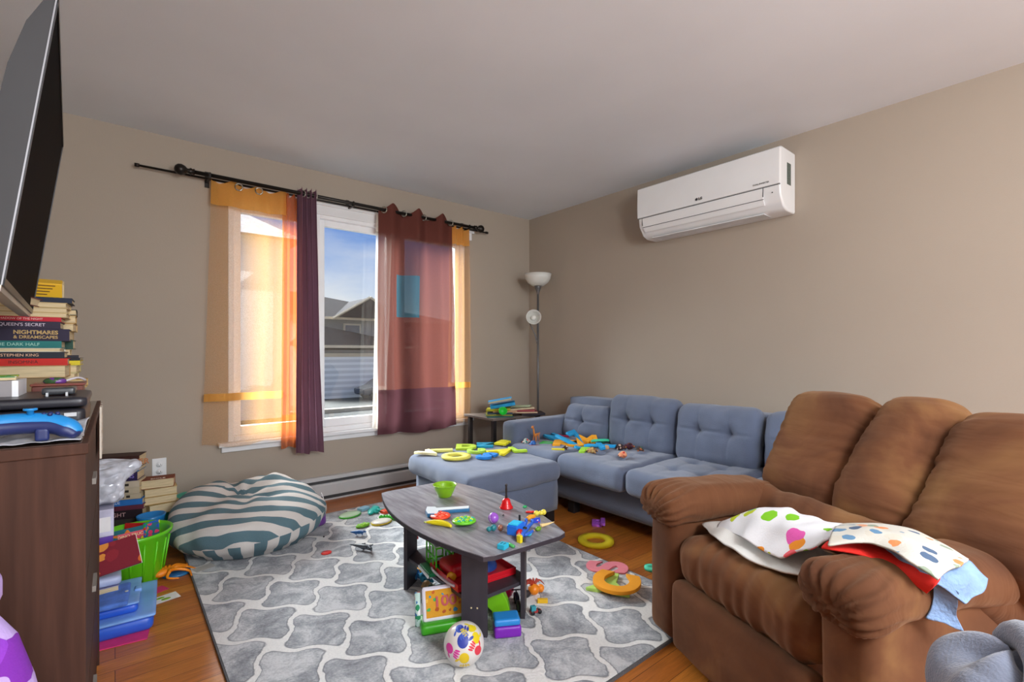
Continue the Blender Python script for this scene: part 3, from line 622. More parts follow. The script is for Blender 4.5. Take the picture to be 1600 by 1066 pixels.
psheet('floral_cloth', 'pale floral printed cloth with blue flower lying over the near armrest', 'clothing',
      [[[(1312, 820, .612), (1372, 818, .630), (1440, 834, .628), (1514, 874, .618)], [(1302, 832, .628), (1366, 830, .652), (1434, 852, .650), (1494, 886, .632)], [(1298, 850, .622), (1362, 848, .638), (1424, 878, .634), (1470, 908, .614)]]], m_floral, seed=12, wr=.008)

# laundry near the camera, lower right
lb = thing('laundry_basket', 'dark laundry basket holding crumpled clothes at the lower right corner', 'basket', (1.02, 0.02, 0), radians(-20))
bm = bmesh.new(); lathe(bm, [(.001, .01), (.15, .01), (.17, .45), (.175, .46), (.165, .46), (.145, .02), (.001, .02)], 28); ob('tub', bm, mat('basket_navy', '#20263a', 0.6), lb)
def heap(name, label, c, half, r, m, seed, a=.03, ridges=7, rot=0):
    def d(p, nr): return p+nr*(a*nz(p, 6, seed)+a*.35*abs(nz(p, 12, seed+3))+a*.45*sin(ridges*math.atan2(p.y, p.x)+8*p.z))
    return tag(ob(name, rbox(half, r, 44, d), m, loc=c, rot=(0, 0, rot)), label, 'clothing')

# ---------------------------------------------------------------- coffee table
ct = thing('coffee_table', 'small grey wood-grain coffee table strewn with toys', 'table', (1.185, 1.79, 0))
g = newmat('grey_woodgrain', 0.34)
mp = g.new('ShaderNodeMapping'); mp.inputs['Scale'].default_value = (14, 1.6, 1); g.l.new(g.tc.outputs['Object'], mp.inputs[0])
n1 = g.new('ShaderNodeTexNoise'); n1.inputs['Scale'].default_value = 3; n1.inputs['Detail'].default_value = 8; n1.inputs['Roughness'].default_value = .65; g.l.new(mp.outputs[0], n1.inputs['Vector'])
g.l.new(g.ramp(n1.outputs['Fac'], [(0.3, hexc('#605f66')), (0.5, hexc('#83838a')), (0.72, hexc('#a2a3aa'))]), g.b.inputs['Base Color']); m_gw = g.m
m_leg = mat('dark_espresso', '#37323a', 0.5, var=0.12, stretch=(1, 1, .2), vscale=30)
def bow(w, l, bulge, n=12, rc_=.05):
    pts = []; hw, hl = w/2, l/2
    for i in range(n+1):
        t = -1+2*i/n; pts.append((hw+bulge*(1-t*t), t*(hl-rc_)))
    pts += [(hw-.012, hl-.014), (hw-.05, hl)]
    pts += [(-hw+.05, hl), (-hw+.012, hl-.014)]
    for i in range(n+1):
        t = 1-2*i/n; pts.append((-hw-bulge*(1-t*t), t*(hl-rc_)))
    pts += [(-hw+.012, -hl+.014), (-hw+.05, -hl), (hw-.05, -hl), (hw-.012, -hl+.014)]
    return pts
TR = radians(-3)
TT = ob('tabletop', pr(bow(.40, .95, .072), .383, .400, RZ(TR)), m_gw, ct, smooth=False)
ob('edge_band', pr([(x*1.004, y*1.002) for x, y in bow(.40, .95, .072)], .3815, .397, RZ(TR)), m_leg, TT, smooth=False)
for (x, y, a) in ((-.123, -.272, -45), (.130, -.265, 45), (-.122, .248, 35), (.125, .25, -45)):
    ob('leg', bx((-.05, -.009, 0), (.05, .009, .383), TM(x, y, RUGZ*.98) @ RZ(radians(a))), m_leg, ct, smooth=False, bevel=0.001)
ob('shelf', pr([(-.085, -.285), (.095, -.285), (.155, -.225), (.155, .21), (.10, .27), (-.09, .27), (-.150, .215), (-.150, -.225)], .145, .160), m_leg, ct, smooth=False)
for q in (-.012, .012):
    bm = bmesh.new(); ball(bm, (0, 0, 0), .0035, 8); ob('screw_cover', bm, plastic('#d8c49a'), ct, loc=(-.123+q*.7-.0065, -.272-q*.7-.0065, .125))
TZ = .400; SHZ = .160

# ---------------------------------------------------------------- items on the coffee table
def onT(u, v, z=TZ): return P(u, v, z)
g = newmat('green_translucent', 0.25); g.b.inputs['Base Color'].default_value = (*hexc('#a9dd2a'), 1); g.b.inputs['Transmission Weight'].default_value = 0.45; g.b.inputs['Roughness'].default_value = 0.3; m_bowl = g.m
b = ob('bowl', lt([(.001, .001), (.030, .001), (.033, .004), (.052, .045), (.055, .056), (.059, .058), (.057, .060), (.052, .055), (.048, .045), (.030, .008), (.001, .006)], 36), m_bowl)
b.location = onT(695, 776); tag(b, 'translucent lime green plastic bowl on the coffee table', 'bowl')
p = onT(697, 801); hm = thing('toy_hammer', 'flat white and blue toy hammer lying on the coffee table', 'toy', p, radians(-24))
sh = [(-.085, -.045), (-.045, -.055), (-.035, -.015), (.10, -.02), (.105, .01), (-.04, .02), (-.045, .04), (-.08, .05), (-.09, .0)]
bm = pr(sh, 0, .016); ob('body', bm, plastic('#2f6f9c'), hm, bevel=.003)
ob('top_face', pr([(x*.97, y*.93) for x, y in sh], .016, .018), plastic('#dfe9ee'), hm, smooth=False)
p = onT(686, 823); bn = thing('toy_banana', 'yellow plastic toy banana on the coffee table edge', 'toy', p, radians(-62)); bn.scale = (.8,)*3
ob('skin', tb([(-.075, .0, .012), (-.04, .010, .013), (0, .014, .014), (.04, .010, .013), (.072, -.004, .012)], [.004, .013, .015, .013, .006], 10), plastic('#e8d51f'), bn)
bm = bmesh.new(); tube(bm, [(-.085, -.003, .012), (-.073, .0, .012)], .004, 8, 1); ob('stem', bm, plastic('#c7d46a'), bn)
def popit(name, label, c, r, ms, rot=0, sy=1.0, tilt=0, n=4, group=None):
    t = thing(name, label, 'toy', c, (0, tilt, rot), group); ob('disc', lt([(0, .003), (r, .003), (r+.003, .008), (r, .013), (0, .012)], 28, sy=sy), ms[0], t)
    bm_ = [bmesh.new() for _ in ms]; st = 2*r/(n+.6)
    for i in range(-n, n+1):
        for j in range(-n, n+1):
            x, y = i*st, j*st*sy+(i % 2)*st*.5*sy
            if (x/r)**2+(y/(r*sy))**2 < .72: ball(bm_[(i+j) % len(ms)], (x, y, .013), st*.42, 10, s=(1, 1, .7))
    for b_, m_ in zip(bm_, ms): ob('bubbles', b_, m_, t)
    return t
popit('popping_toy', 'red popping bubble toy partly under the green one on the coffee table', onT(688, 809), .040, [plastic('#ef4a2a'), plastic('#ff6a4a')])
popit('popping_toy', 'green yellow and teal popping bubble toy on the coffee table', onT(725, 817, TZ+.006), .052, [plastic('#6cc92a'), plastic('#1fae9a'), plastic('#c3d82a')], .4, .85, .08, 5)
p = onT(791, 794); bl = thing('hand_bell', 'small red hand bell with black handle on the coffee table', 'bell', p)
ob('bell_body', lt([(0, .004), (.026, .002), (.030, .0), (.031, .004), (.026, .010), (.021, .022), (.017, .038), (.010, .044), (0, .046)], 28), plastic('#d3141c', .25), bl)
ob('handle', lt([(0, .043), (.006, .043), (.006, .048), (.004, .06), (.0055, .085), (.004, .096), (.006, .101), (.005, .107), (0, .109)], 14), plastic('#2a1e1c'), bl)
p = onT(771, 818); pb = thing('toy_ball', 'small purple ball with a pale rim on the coffee table', 'ball', p)
bm = bmesh.new(); ball(bm, (0, 0, .022), .022, 24); ob('ball', bm, plastic('#a05cc8', .2), pb)
bm = bmesh.new(); ball(bm, (0, 0, 0), .0225, 24, s=(1, 1, .25)); o = ob('pale_band', bm, plastic('#d9c8ec', .2), pb, loc=(0, 0, .022)); o.rotation_euler = (radians(65), 0, radians(15))
# blue truck toy
p = onT(806, 836); tk = thing('toy_truck', 'blue toy truck with a red wheel at the near end of the coffee table', 'toy', p, radians(25))
ob('body', bx((-.035, -.022, .008), (.035, .022, .045)), plastic('#1d6fe0'), tk, smooth=False, bevel=.004)
ob('cover', bx((-.03, -.019, .045), (.018, .019, .050)), plastic('#2fc3f0'), tk, smooth=False, bevel=.002)
for x in (-.040,): ob('wheel', lt([(0, -.006), (.017, -.006), (.018, 0), (.017, .006), (0, .006)], 20), plastic('#c01822'), tk, loc=(-.028, -.028, .018), rot=(pi/2, 0, 0))
ob('wheel', lt([(0, -.006), (.013, -.006), (.014, 0), (.013, .006), (0, .006)], 20), plastic('#222428'), tk, loc=(.024, -.026, .014), rot=(pi/2, 0, 0))
# figure lying down
def figure(name, label, c, rot, body, skin, hair, scale=1.0, lie=True, group=None):
    t = thing(name, label, 'toy figure', c, rot, group); s = scale
    bm = bmesh.new()
    tube(bm, [(0, 0, 0), (.02*s, 0, 0), (.05*s, 0, 0), (.062*s, 0, 0)], [.010*s, .012*s, .014*s, .006*s], 10, 3, flat=.8)
    for y in (-1, 1):
        tube(bm, [(0, y*.005*s, 0), (-.03*s, y*.008*s, .002*s), (-.062*s, y*.011*s, 0)], [.008*s, .0065*s, .005*s], 8, 3)
        tube(bm, [(.054*s, y*.012*s, 0), (.03*s, y*.026*s, .002*s), (.008*s, y*.030*s, 0)], [.006*s, .005*s, .004*s], 8, 3)
        tube(bm, [(-.060*s, y*.011*s, 0), (-.064*s, y*.011*s, .014*s)], [.006*s, .005*s], 8, 1)
    ob('body', bm, body, t)
    bm = bmesh.new(); ball(bm, (.076*s, 0, .001*s), .0115*s, 14, s=(1.1, .9, 1)); ball(bm, (.076*s, 0, .013*s), .0025*s, 8)
    for y in (-1, 1): ball(bm, (.005*s, y*.031*s, 0), .0045*s, 8); ball(bm, (.080*s, y*.004*s, .0115*s), .0015*s, 6)
    ob('head', bm, skin, t)
    bm = bmesh.new(); ball(bm, (.081*s, 0, -.002*s), .0118*s, 12, s=(1, .95, 1)); ob('hair', bm, hair, t)
    return t
figure('toy_figure', 'toy figure in blue clothes lying along the coffee table', onT(820, 827, TZ+.012), (0, 0, radians(215)), plastic('#2a62c8', .5), plastic('#c99a78'), plastic('#5a3a24'), 1.15)
def block(name, label, c, dims, m, rot=0, studs=0, group=None, cat='toy block', tilt=0):
    x, y, z = dims; t = thing(name, label, cat, c, (tilt, 0, rot), group); ob('body', bx((-x/2, -y/2, 0), (x/2, y/2, z)), m, t, smooth=False, bevel=min(dims)*.12)
    if studs:
        bm = bmesh.new()
        for i in range(studs): lathe(bm, [(0, 0), (y*.28, 0), (y*.28, .003), (0, .003)], 12, TM(-x/2+x*(i+.5)/studs, 0, z))
        ob('studs', bm, m, t)
    return t
t = block('toy_box', 'cyan toy block with two dark slots at the table corner', onT(786, 857), (.034, .030, .018), plastic('#2cb6d8'), radians(20))
ob('slot', bx((-.008, -.008, .018), (.008, -.005, .0186)), plastic('#12485a'), t, smooth=False); ob('slot', bx((-.008, .004, .018), (.008, .007, .0186)), plastic('#12485a'), t, smooth=False)
block('toy_block', 'small yellow toy block beside the blue truck', onT(812, 848), (.014, .018, .026), plastic('#e6d21e'), radians(10))
block('toy_block', 'small dark grey toy block beside the yellow block', onT(818, 847), (.008, .018, .016), plastic('#4a4a50'), radians(10))
tag(ob('toy_crayon', tb([(0, 0, .006), (.03, .01, .006), (.036, .012, .006)], [.006, .006, .001], 10, 1), plastic('#4fae5e'), loc=onT(803, 857), rot=(0, 0, 1.2)), 'green crayon stub beside the cyan toy block', 'crayon')
block('toy_block', 'pair of small black toy pillars standing behind the toy figure', onT(812, 818), (.005, .008, .034), plastic('#25272c'), radians(20))
block('toy_block', 'tiny black toy piece near the purple ball', onT(786, 806), (.012, .004, .004), plastic('#25272c'), radians(30))
bm = bmesh.new(); ball(bm, (0, 0, .006), .012, 12, s=(1, .7, .5)); tag(ob('toy_leaf', bm, plastic('#27a35e'), loc=onT(820, 794)), 'tiny green toy leaf at the far table edge', 'toy')
tag(ob('toy_stick', tb([(-.018, 0, .005), (.018, 0, .005)], .005, 8, 1), plastic('#e0282a'), loc=onT(828, 802), rot=(0, 0, -.7)), 'small red toy stick near the bell', 'toy')
bm = bmesh.new(); ball(bm, (0, 0, .010), .012, 12); ball(bm, (.02, 0, .010), .010, 12); ball(bm, (.034, .003, .011), .012, 12); tube(bm, [(0, 0, .010), (.034, 0, .010)], .007, 8, 1)
tag(ob('toy_bone', bm, plastic('#e8d84a'), loc=onT(838, 806), rot=(0, 0, -.4)), 'pale yellow knobbly toy at the right table edge', 'toy')
bm = bmesh.new(); tube(bm, [(-.022, 0, .008), (0, .004, .010), (.022, 0, .008)], [.008, .010, .007], 10); tag(ob('toy_car', bm, plastic('#f0a428'), loc=onT(830, 812), rot=(0, 0, .1)), 'small orange toy in front of the pale yellow one', 'toy')
block('toy_card', 'little blue and red printed toy card leaning by the figure feet', onT(839, 817), (.028, .004, .020), print_mat('toy_card_print', '#2a48c8', ['#e03a3a', '#f0f0f0', '#f0c020'], 90, .4), radians(-20), cat='toy')
tag(ob('toy_wing', tb([(0, 0, .006), (.03, .006, .008), (.06, .008, .014)], [.008, .005, .001], 8), plastic('#e8c98a'), loc=onT(845, 824), rot=(0, 0, -.45)), 'tan winged toy figure at the right table corner', 'toy')
bm = bmesh.new(); ball(bm, (0, 0, .009), .012, 12, s=(1.2, .8, .75)); tag(ob('toy_pea', bm, plastic('#6a9a1e'), loc=onT(841, 830)), 'olive green toy piece under the tan winged toy', 'toy')
bm = bmesh.new(); ball(bm, (0, 0, .009), .012, 12, s=(1.2, .9, .75)); tag(ob('toy_gem', bm, plastic('#35b8d8'), loc=onT(826, 838)), 'turquoise toy piece in front of the figure legs', 'toy')
bm = bmesh.new(); ball(bm, (0, 0, .013), .013, 12, s=(1.0, .9, 1)); ball(bm, (-.018, .006, .010), .010, 12); tag(ob('toy_piece', bm, plastic('#2a7f86'), loc=onT(771, 830)), 'dark teal toy piece below the purple ball', 'toy')
bm = bmesh.new(); ball(bm, (0, 0, .012), .012, 12, s=(1.0, .9, 1)); tag(ob('toy_marble', bm, plastic('#a86a4c'), loc=onT(782, 830)), 'round brown toy piece between teal piece and blue truck', 'toy')

# ---------------------------------------------------------------- items on the shelf and under the table
c = P(680, 888, SHZ); gh = thing('toy_house', 'green open toy house frame with dark green tray on the table shelf', 'toy', c, radians(-10))
ob('tray', bx((-.055, -.075, 0), (.045, .045, .016)), plastic('#127a48'), gh, smooth=False, bevel=.003)
bm = bmesh.new()
for x in (-.02, .055):
    for y in (-.06, -.02, .02, .06): box(bm, (x, y-.003, .016), (x+.005, y+.003, .11))
    for z in (.016, .06, .105): box(bm, (x, -.063, z), (x+.005, .063, z+.008))
for y in (-.063, .058):
    for z in (.016, .105): box(bm, (-.02, y, z), (.06, y+.005, z+.008))
ob('frame', bm, plastic('#4fc81e'), gh, smooth=False)
ob('roof_panel', bx((-.02, -.063, .113), (.06, .063, .116)), plastic('#d8e8d8'), gh, smooth=False)
ob('white_edge', bx((-.062, -.078, 0), (-.056, .045, .010)), plastic('#dcdfe2'), gh, smooth=False)
tag(ob('toy_plant', (lambda bm: [ball(bm, (random.uniform(-.025, .025), random.uniform(-.02, .02), random.uniform(.01, .055)), .009, 7) for _ in range(26)] and bm)(bmesh.new()), print_mat('toy_plant_print', '#3a6a2a', ['#7ac04a', '#1a2a1a', '#e07a2a'], 70, .6), loc=P(712, 885, SHZ)), 'small speckled green toy bush behind the red toy case', 'toy')
c = Vector((1.150, 1.70, SHZ)); rcse = thing('toy_case', 'red open toy case with blue dome on the table shelf', 'toy', c, radians(-4))
bm = bmesh.new(); box(bm, (-.11, -.12, 0), (.17, .13, .012)); box(bm, (-.11, -.12, .012), (-.104, .13, .030)); box(bm, (.164, -.12, .012), (.17, .13, .030)); box(bm, (-.11, -.12, .012), (.17, -.114, .030)); box(bm, (-.11, .124, .012), (.17, .13, .030))
ob('tray', bm, plastic('#d61a2a'), rcse, smooth=False, bevel=.002)
ob('hump', rbox((.075, .065, .03), .022, 20, None, (-.02, .02, .040)), plastic('#cc1626'), rcse)
bm = bmesh.new(); ball(bm, (.075, .0, .015), .065, 24, s=(1, 1, .65)); ob('dome', bm, plastic('#2f55a8'), rcse)
ob('handle', tb([(-.114, -.10, .02), (-.125, -.06, .022), (-.125, .06, .022), (-.114, .10, .02)], .005, 8), plastic('#c9b8c0'), rcse)
# learning book
c = P(700, 985, RUGZ); lbk = thing('toy_learning_book', 'open toy learning book with orange cover marked 100 on the rug', 'toy', c, radians(-22))
ob('base', rbox((.105, .05, .020), .012, 20, None, (0, .03, .020)), plastic('#3fa81e'), lbk)
cv = ob('cover_panel', rbox((.095, .010, .062), .010, 20, None), plastic('#e6e2ee'), lbk, loc=(0.0, .035, .095), rot=(radians(-22), 0, 0))
pic = ob('cover_picture', bx((-.082, -.0125, -.048), (.080, -.0105, .048)), print_mat('cover_picture_print', '#d69a2a', ['#e8b84a', '#c8642a', '#4aa85a', '#3a8ab8', '#b0552a', '#e6c060'], 40, .3), cv, smooth=False)
text('number', '100', .052, plastic('#b00814'), cv, (-.008, -.0150, .004), (pi/2, 0, 0), off=.0012, sx=1.2)
ob('spine', tb([(-.112, .03, .02), (-.112, .05, .14)], .011, 12, 1), print_mat('spine_print', '#bcd8d0', ['#2a8a5a', '#c83a3a', '#e8e8e8', '#2a6aa8'], 45, .5), lbk)
bm = bmesh.new(); lathe(bm, [(0, -.007), (.018, -.007), (.021, 0), (.018, .007), (0, .007)], 24, TM(.028, .075, .172) @ Matrix.Rotation(pi/2, 4, 'X')); box(bm, (.018, .070, .148), (.038, .080, .160)); ob('knob', bm, plastic('#f0a81e'), lbk)
# handprint ball
c = P(725, 1037, RUGZ); hb = thing('play_ball', 'white ball printed with coloured handprints on the rug', 'ball', (c.x, c.y, RUGZ))
BR = .070
d0 = 1.72  # distance used for the real size of the ball
bm = bmesh.new(); lathe(bm, [(BR*sin(pi*i/30), BR-BR*cos(pi*i/30)) for i in range(31)], 40); ob('ball_skin', bm, mat('ball_white', '#dcd8d2', .3, var=.03, coat=.3), hb)
def sph_patch(bm, ctr, cx, cy, rx, ry, ang, R):
    """ellipse laid on the ball; (cx,cy) local tangent offsets"""
    cdir = Vector(ctr).normalized(); up = Vector((0, 0, 1)); s = cdir.cross(up).normalized()*-1; q = s.cross(cdir)*1
    q = cdir.cross(s)*-1 if q.z < 0 else q
    rings = []; o = bm.verts.new((0, 0, 0))
    def pt(x, y):
        d_ = (cdir*R+s*x+q*y).normalized()*R; return d_+Vector((0, 0, BR))
    o.co = pt(cx, cy)
    for k in (0.5, 1.0):
        ring_ = []
        for j in range(16):
            a = 2*pi*j/16; ex, ey = rx*k*cos(a), ry*k*sin(a); ring_.append(bm.verts.new(pt(cx+ex*cos(ang)-ey*sin(ang), cy+ex*sin(ang)+ey*cos(ang))))
        rings.append(ring_)
    for j in range(16):
        bm.faces.new((o, rings[0][j], rings[0][(j+1) % 16])); bm.faces.new((rings[0][j], rings[1][j], rings[1][(j+1) % 16], rings[0][(j+1) % 16]))
toc = (Vector((0, 0, CAMH))-Vector((c.x, c.y, BR))).normalized(); side = toc.cross(Vector((0, 0, 1))).normalized()*-1; upv = side.cross(toc)*1
if upv.z < 0: upv = -upv
def hand(cxy, ang, sc, col):
    a, b2 = cxy; ctr = (toc+(-side if False else side)*a+upv*b2).normalized(); bm = bmesh.new()
    def T(x, y): return (x*cos(ang)-y*sin(ang))*sc, (x*sin(ang)+y*cos(ang))*sc
    x, y = T(0, .004); sph_patch(bm, ctr, x, y, .0135*sc, .016*sc, ang, BR*1.004)
    for i, (fx, ln, an) in enumerate(((-.0115, .010, .30), (-.004, .012, .1), (.004, .012, -.1), (.0115, .010, -.25))):
        x, y = T(fx, -.026); sph_patch(bm, ctr, x, y, .0032*sc, ln*sc, ang-an*1.0, BR*1.004)
    x, y = T(.020, -.002); sph_patch(bm, ctr, x, y, .0035*sc, .009*sc, ang+.9, BR*1.004)
    ob('handprint', bm, col, hb)
hand((-.05, .18), 0, 1.5, plastic('#2e3fa0')); hand((.75, .35), .3, 1.2, plastic('#e0c81e')); hand((-.95, -.30), 1.9, 1.15, plastic('#d8389a')); hand((.02, -.95), 3.1, 1.3, plastic('#e0c020'))
hand((-.25, .78), 2.2, 1.1, plastic('#3f5fc0')); hand((.95, -.45), -.8, 1.1, plastic('#d83a4a')); hand((.45, .85), -1.4, 1.1, plastic('#d8c82a'))
# lunch boxes, arch, floor toys by the table
c = P(792, 990, RUGZ); lx = thing('toy_container', 'purple plastic box with a blue lid on the rug under the table', 'box', c, radians(-30))
ob('box_body', rbox((.052, .034, .021), .008, 16, None, (0, 0, .021)), plastic('#7a22b0'), lx)
ob('lid', rbox((.050, .036, .013), .008, 16, None, (-.002, .004, .056)), plastic('#2a8ad8'), lx)
c = P(775, 972, RUGZ)+Vector((.0, .06, 0)); ar = thing('toy_arch', 'lime green half-round toy arch standing behind the purple box', 'toy', c, radians(-40))
pts = [(.095*cos(a), .145*sin(a)) for a in [pi*i/20 for i in range(21)]] + [(-.022, 0), (-.022, .03), (0, .05), (.022, .03), (.022, 0)]
ob('arch', pr(pts, -.025, .025, Matrix.Rotation(pi/2, 4, 'X')), plastic('#7ac51e'), ar, bevel=.003)
bm = bmesh.new(); ball(bm, (0, 0, .04), .04, 20, s=(1, .8, 1)); tag(ob('toy_ball', bm, plastic('#d81e5a', .3), loc=P(800, 950, RUGZ)+Vector((.03, .08, .0))), 'crimson toy ball behind the lime arch', 'ball')
c = P(814, 960, RUGZ)+Vector((.02, .05, 0)); wh = thing('toy_motorbike', 'dark toy motorbike beside the right table leg on the rug', 'toy', c, radians(60))
for x in (-.035, .035): ob('wheel', lt([(.010, -.006), (.022, -.006), (.024, 0), (.022, .006), (.010, .006)], 20), plastic('#23242a'), wh, loc=(x, 0, .024), rot=(pi/2, 0, 0))
bm = bmesh.new(); tube(bm, [(-.035, 0, .024), (-.01, 0, .045), (.02, 0, .05), (.035, 0, .024)], [.004, .010, .009, .004], 8); tube(bm, [(.02, -.02, .066), (.022, .02, .066)], .003, 6, 1); tube(bm, [(.02, 0, .05), (.021, 0, .066)], .003, 6, 1); ob('frame', bm, plastic('#2f2a48'), wh)

def critter(name, label, c, rot, m, s=1.0, neck=.02, tail=.05, legs=.022, bulk=.013, group=None, lie=0, cat='toy animal', head=.008):
    t = bmesh.new()
    tube(t, [(-.03*s-tail*s, 0, (legs+.012)*s), (-.03*s, 0, (legs+.006)*s), (0, 0, (legs+.006)*s), (.026*s, 0, (legs+.007)*s), (.038*s, 0, (legs+neck)*s), (.050*s, 0, (legs+neck+.006)*s)],
         [.0015*s, bulk*.75*s, bulk*s, bulk*.85*s, bulk*.45*s, .004*s], 10)
    for x in (-.024, .022):
        for y in (-1, 1): tube(t, [(x*s, y*bulk*.6*s, (legs+.002)*s), (x*s+.004*s, y*bulk*.9*s, legs*.5*s), (x*s, y*bulk*.95*s, .002*s)], [bulk*.42*s, bulk*.3*s, bulk*.3*s], 7, 2)
    ball(t, (.052*s, 0, (legs+neck+.008)*s), head*s, 10, s=(1.5, .9, .9))
    for y in (-1, 1): tube(t, [(.046*s, y*.004*s, (legs+neck+.013)*s), (.044*s, y*.007*s, (legs+neck+.021)*s)], [.003*s, .0006], 6, 1)
    o = ob(name, t, m, loc=c, rot=(lie, 0, rot)); return tag(o, label, cat, group)
critter('toy_dinosaur', 'grey toy dinosaur lying on the rug between beanbag and table', P(576, 858, RUGZ)+Vector((0, 0, .012)), radians(-60), plastic('#4a525c'), 1.1, .03, .06, lie=radians(70))
critter('toy_figurine', 'small blue toy creature on the rug behind the grey dinosaur', P(562, 836, RUGZ)+Vector((0, 0, .012)), radians(-40), plastic('#2a66a8'), .8, .02, .03, lie=radians(60))
bm = bmesh.new(); lathe(bm, [(0, 0), (.026, 0), (.028, .005), (.024, .009), (0, .010)], 24, sy=.75); tag(ob('toy_disc', bm, plastic('#e0352c'), loc=P(510, 865, RUGZ)), 'flat red toy disc alone on the rug by the beanbag', 'toy')
bm = bmesh.new(); ball(bm, (0, 0, .005), .005, 8); tag(ob('toy_bead', bm, plastic('#2a2c30'), loc=P(506, 840, RUGZ)), 'tiny dark bead on the rug right of the beanbag', 'toy')
# pop toys near the window
def shell(name, label, u, v, rx, ry, m, m2, rot=0, z=RUGZ):
    t = thing(name, label, 'toy', P(u, v, z), radians(rot)); ob('body', lt([(0, 0), (1, 0), (1.02, .006), (.99, .012), (.6, .016), (0, .017)], 28, sy=1, M=Matrix.Diagonal((rx, ry, 1, 1))), m, t)
    ob('rim', lt([(.98, 0), (1.05, .003), (1.05, .009), (.98, .011)], 28, M=Matrix.Diagonal((rx, ry, 1, 1))), m2, t); return t
shell('toy_seashell', 'pale green shell shaped popping toy with bright green rim by the heater', 547, 806, .075, .055, mat('milky_green', '#bcd8b4', .3), plastic('#3fb82a'), 20)
t = thing('toy_dinosaur_popper', 'teal dinosaur shaped popping toy behind the yellow rimmed one', 'toy', P(585, 799, RUGZ), radians(35))
bm = bmesh.new(); tube(bm, [(-.085, -.02, .010), (-.03, 0, .012), (.03, .01, .012), (.075, .05, .010)], [.012, .03, .03, .010], 12, flat=.4); tube(bm, [(0, 0, .01), (.01, -.06, .01)], .014, 8, 1, flat=.6); tube(bm, [(-.04, 0, .01), (-.035, -.05, .01)], .013, 8, 1, flat=.6); ob('body', bm, plastic('#1fb5a8'), t)
block('toy_camera', 'pale blue toy camera with dark lens behind the teal popping toy', P(568, 797, RUGZ), (.07, .05, .018), plastic('#8fc4dc'), .4)
block('toy_wedge', 'orange-red toy wedge half behind the coffee table edge', P(604, 801, RUGZ), (.07, .05, .020), plastic('#e04a1c'), .2)
t = thing('toy_caterpillar', 'green jointed toy caterpillar ending in a yellow ball under the table corner', 'toy', P(612, 812, RUGZ), 0)
bm = bmesh.new(); pth = [(-.05, .05, .012), (-.02, .03, .012), (0, .005, .012), (.012, -.022, .012)]
for q in smoothpath(pth, 2): ball(bm, q, .015, 10)
ob('body', bm, plastic('#3aba2a'), t); bm = bmesh.new(); ball(bm, (.020, -.05, .016), .018, 12); ob('head', bm, plastic('#d8d41e'), t)
popit('popping_toy', 'small lime green popping toy on the rug below the pale shell', P(567, 823, RUGZ), .045, [plastic('#7ac62a'), plastic('#a8da3a')], .2, .55, 0, 4)
shell('toy_pie', 'milky white toy with scalloped yellow rim on the rug', 596, 817, .065, .05, mat('milky_white', '#ddd8cc', .3), plastic('#e8cf2a'), 10)

# toys under table left
block('toy_board', 'orange toy panel lying under the far end of the coffee table', P(655, 892, RUGZ), (.10, .06, .02), plastic('#e8a01e'), radians(-30), cat='toy')
def lump(name, label, u, v, r, m, n=5, z=RUGZ, spread=.6, seed=1, flat=.7):
    r *= 1.2
    rnd = random.Random(seed); bm = bmesh.new(); ball(bm, (0, 0, r*.6), r*.6, 10)
    for i in range(n):
        a = rnd.uniform(0, 2*pi); q = Vector((cos(a)*r*rnd.uniform(.5, 1)*1.2, sin(a)*r*rnd.uniform(.5, 1)*1.2, r*rnd.uniform(.15, .9)*flat)); tube(bm, [(0, 0, r*.5), q*.6+Vector((0, 0, r*.3)), q], [r*.35, r*.25, r*.10], 7, 3)
    return tag(ob(name, bm, m, loc=P(u, v, z)), label, 'toy figure')
lump('toy_figure', 'blue toy creature under the coffee table, leftmost by the table leg', 648, 905, .035, plastic('#2272b0'), 6, seed=3)
lump('toy_figure', 'turquoise and white toy creature under the coffee table', 664, 910, .036, print_mat('shark_print', '#3a9ac8', ['#e8eef0', '#1f6f9a', '#3a9ac8'], 60, .5), 6, seed=4)
lump('toy_figure', 'tan toy creature in front of the turquoise one under the table', 666, 920, .026, plastic('#b9966a'), 7, seed=5)
critter('toy_lizard', 'dark olive toy lizard on the rug under the coffee table', P(688, 922, RUGZ), radians(165), plastic('#4f6250'), .9, .012, .05, legs=.010)
bm = bmesh.new()
for i in range(3): ball(bm, (i*.018, 0, .012), .010, 10)
box(bm, (-.01, -.008, 0), (.046, .008, .010)); tag(ob('toy_brick', bm, plastic('#e0322a'), loc=P(655, 855, SHZ)+Vector((.0, .1, 0))), 'little red knobbed toy at the far end of the table shelf', 'toy')
# right of table
t = thing('toy_crab', 'orange and red toy crab on the rug right of the table', 'toy animal', P(834, 930, RUGZ), radians(30))
bm = bmesh.new(); ball(bm, (0, 0, .026), .026, 16, s=(1, 1, .9)); ball(bm, (.035, -.02, .018), .018, 12); ob('body', bm, plastic('#f08a1c'), t)
bm = bmesh.new()
for i in range(7):
    a = -.6+i*.5; tube(bm, [(0, 0, .04), (cos(a)*.03, sin(a)*.03, .06), (cos(a)*.06, sin(a)*.06, .030)], [.005, .004, .0015], 6, 3)
ob('legs', bm, plastic('#a8321e'), t)
block('toy_car', 'small yellow toy car on the rug right of the table', P(838, 936, RUGZ)+Vector((.0, -.04, 0)), (.045, .018, .016), plastic('#e8b81e'), radians(-40), cat='toy')
t = thing('toy_tractor', 'tiny teal and red toy tractor alone on the rug', 'toy', P(836, 959, RUGZ), radians(-15))
ob('body', bx((-.022, -.008, .006), (.026, .008, .014)), plastic('#a83a3a'), t, smooth=False); ob('cabin', bx((-.020, -.009, .014), (.002, .009, .034)), plastic('#3a98a8'), t, smooth=False, bevel=.002)
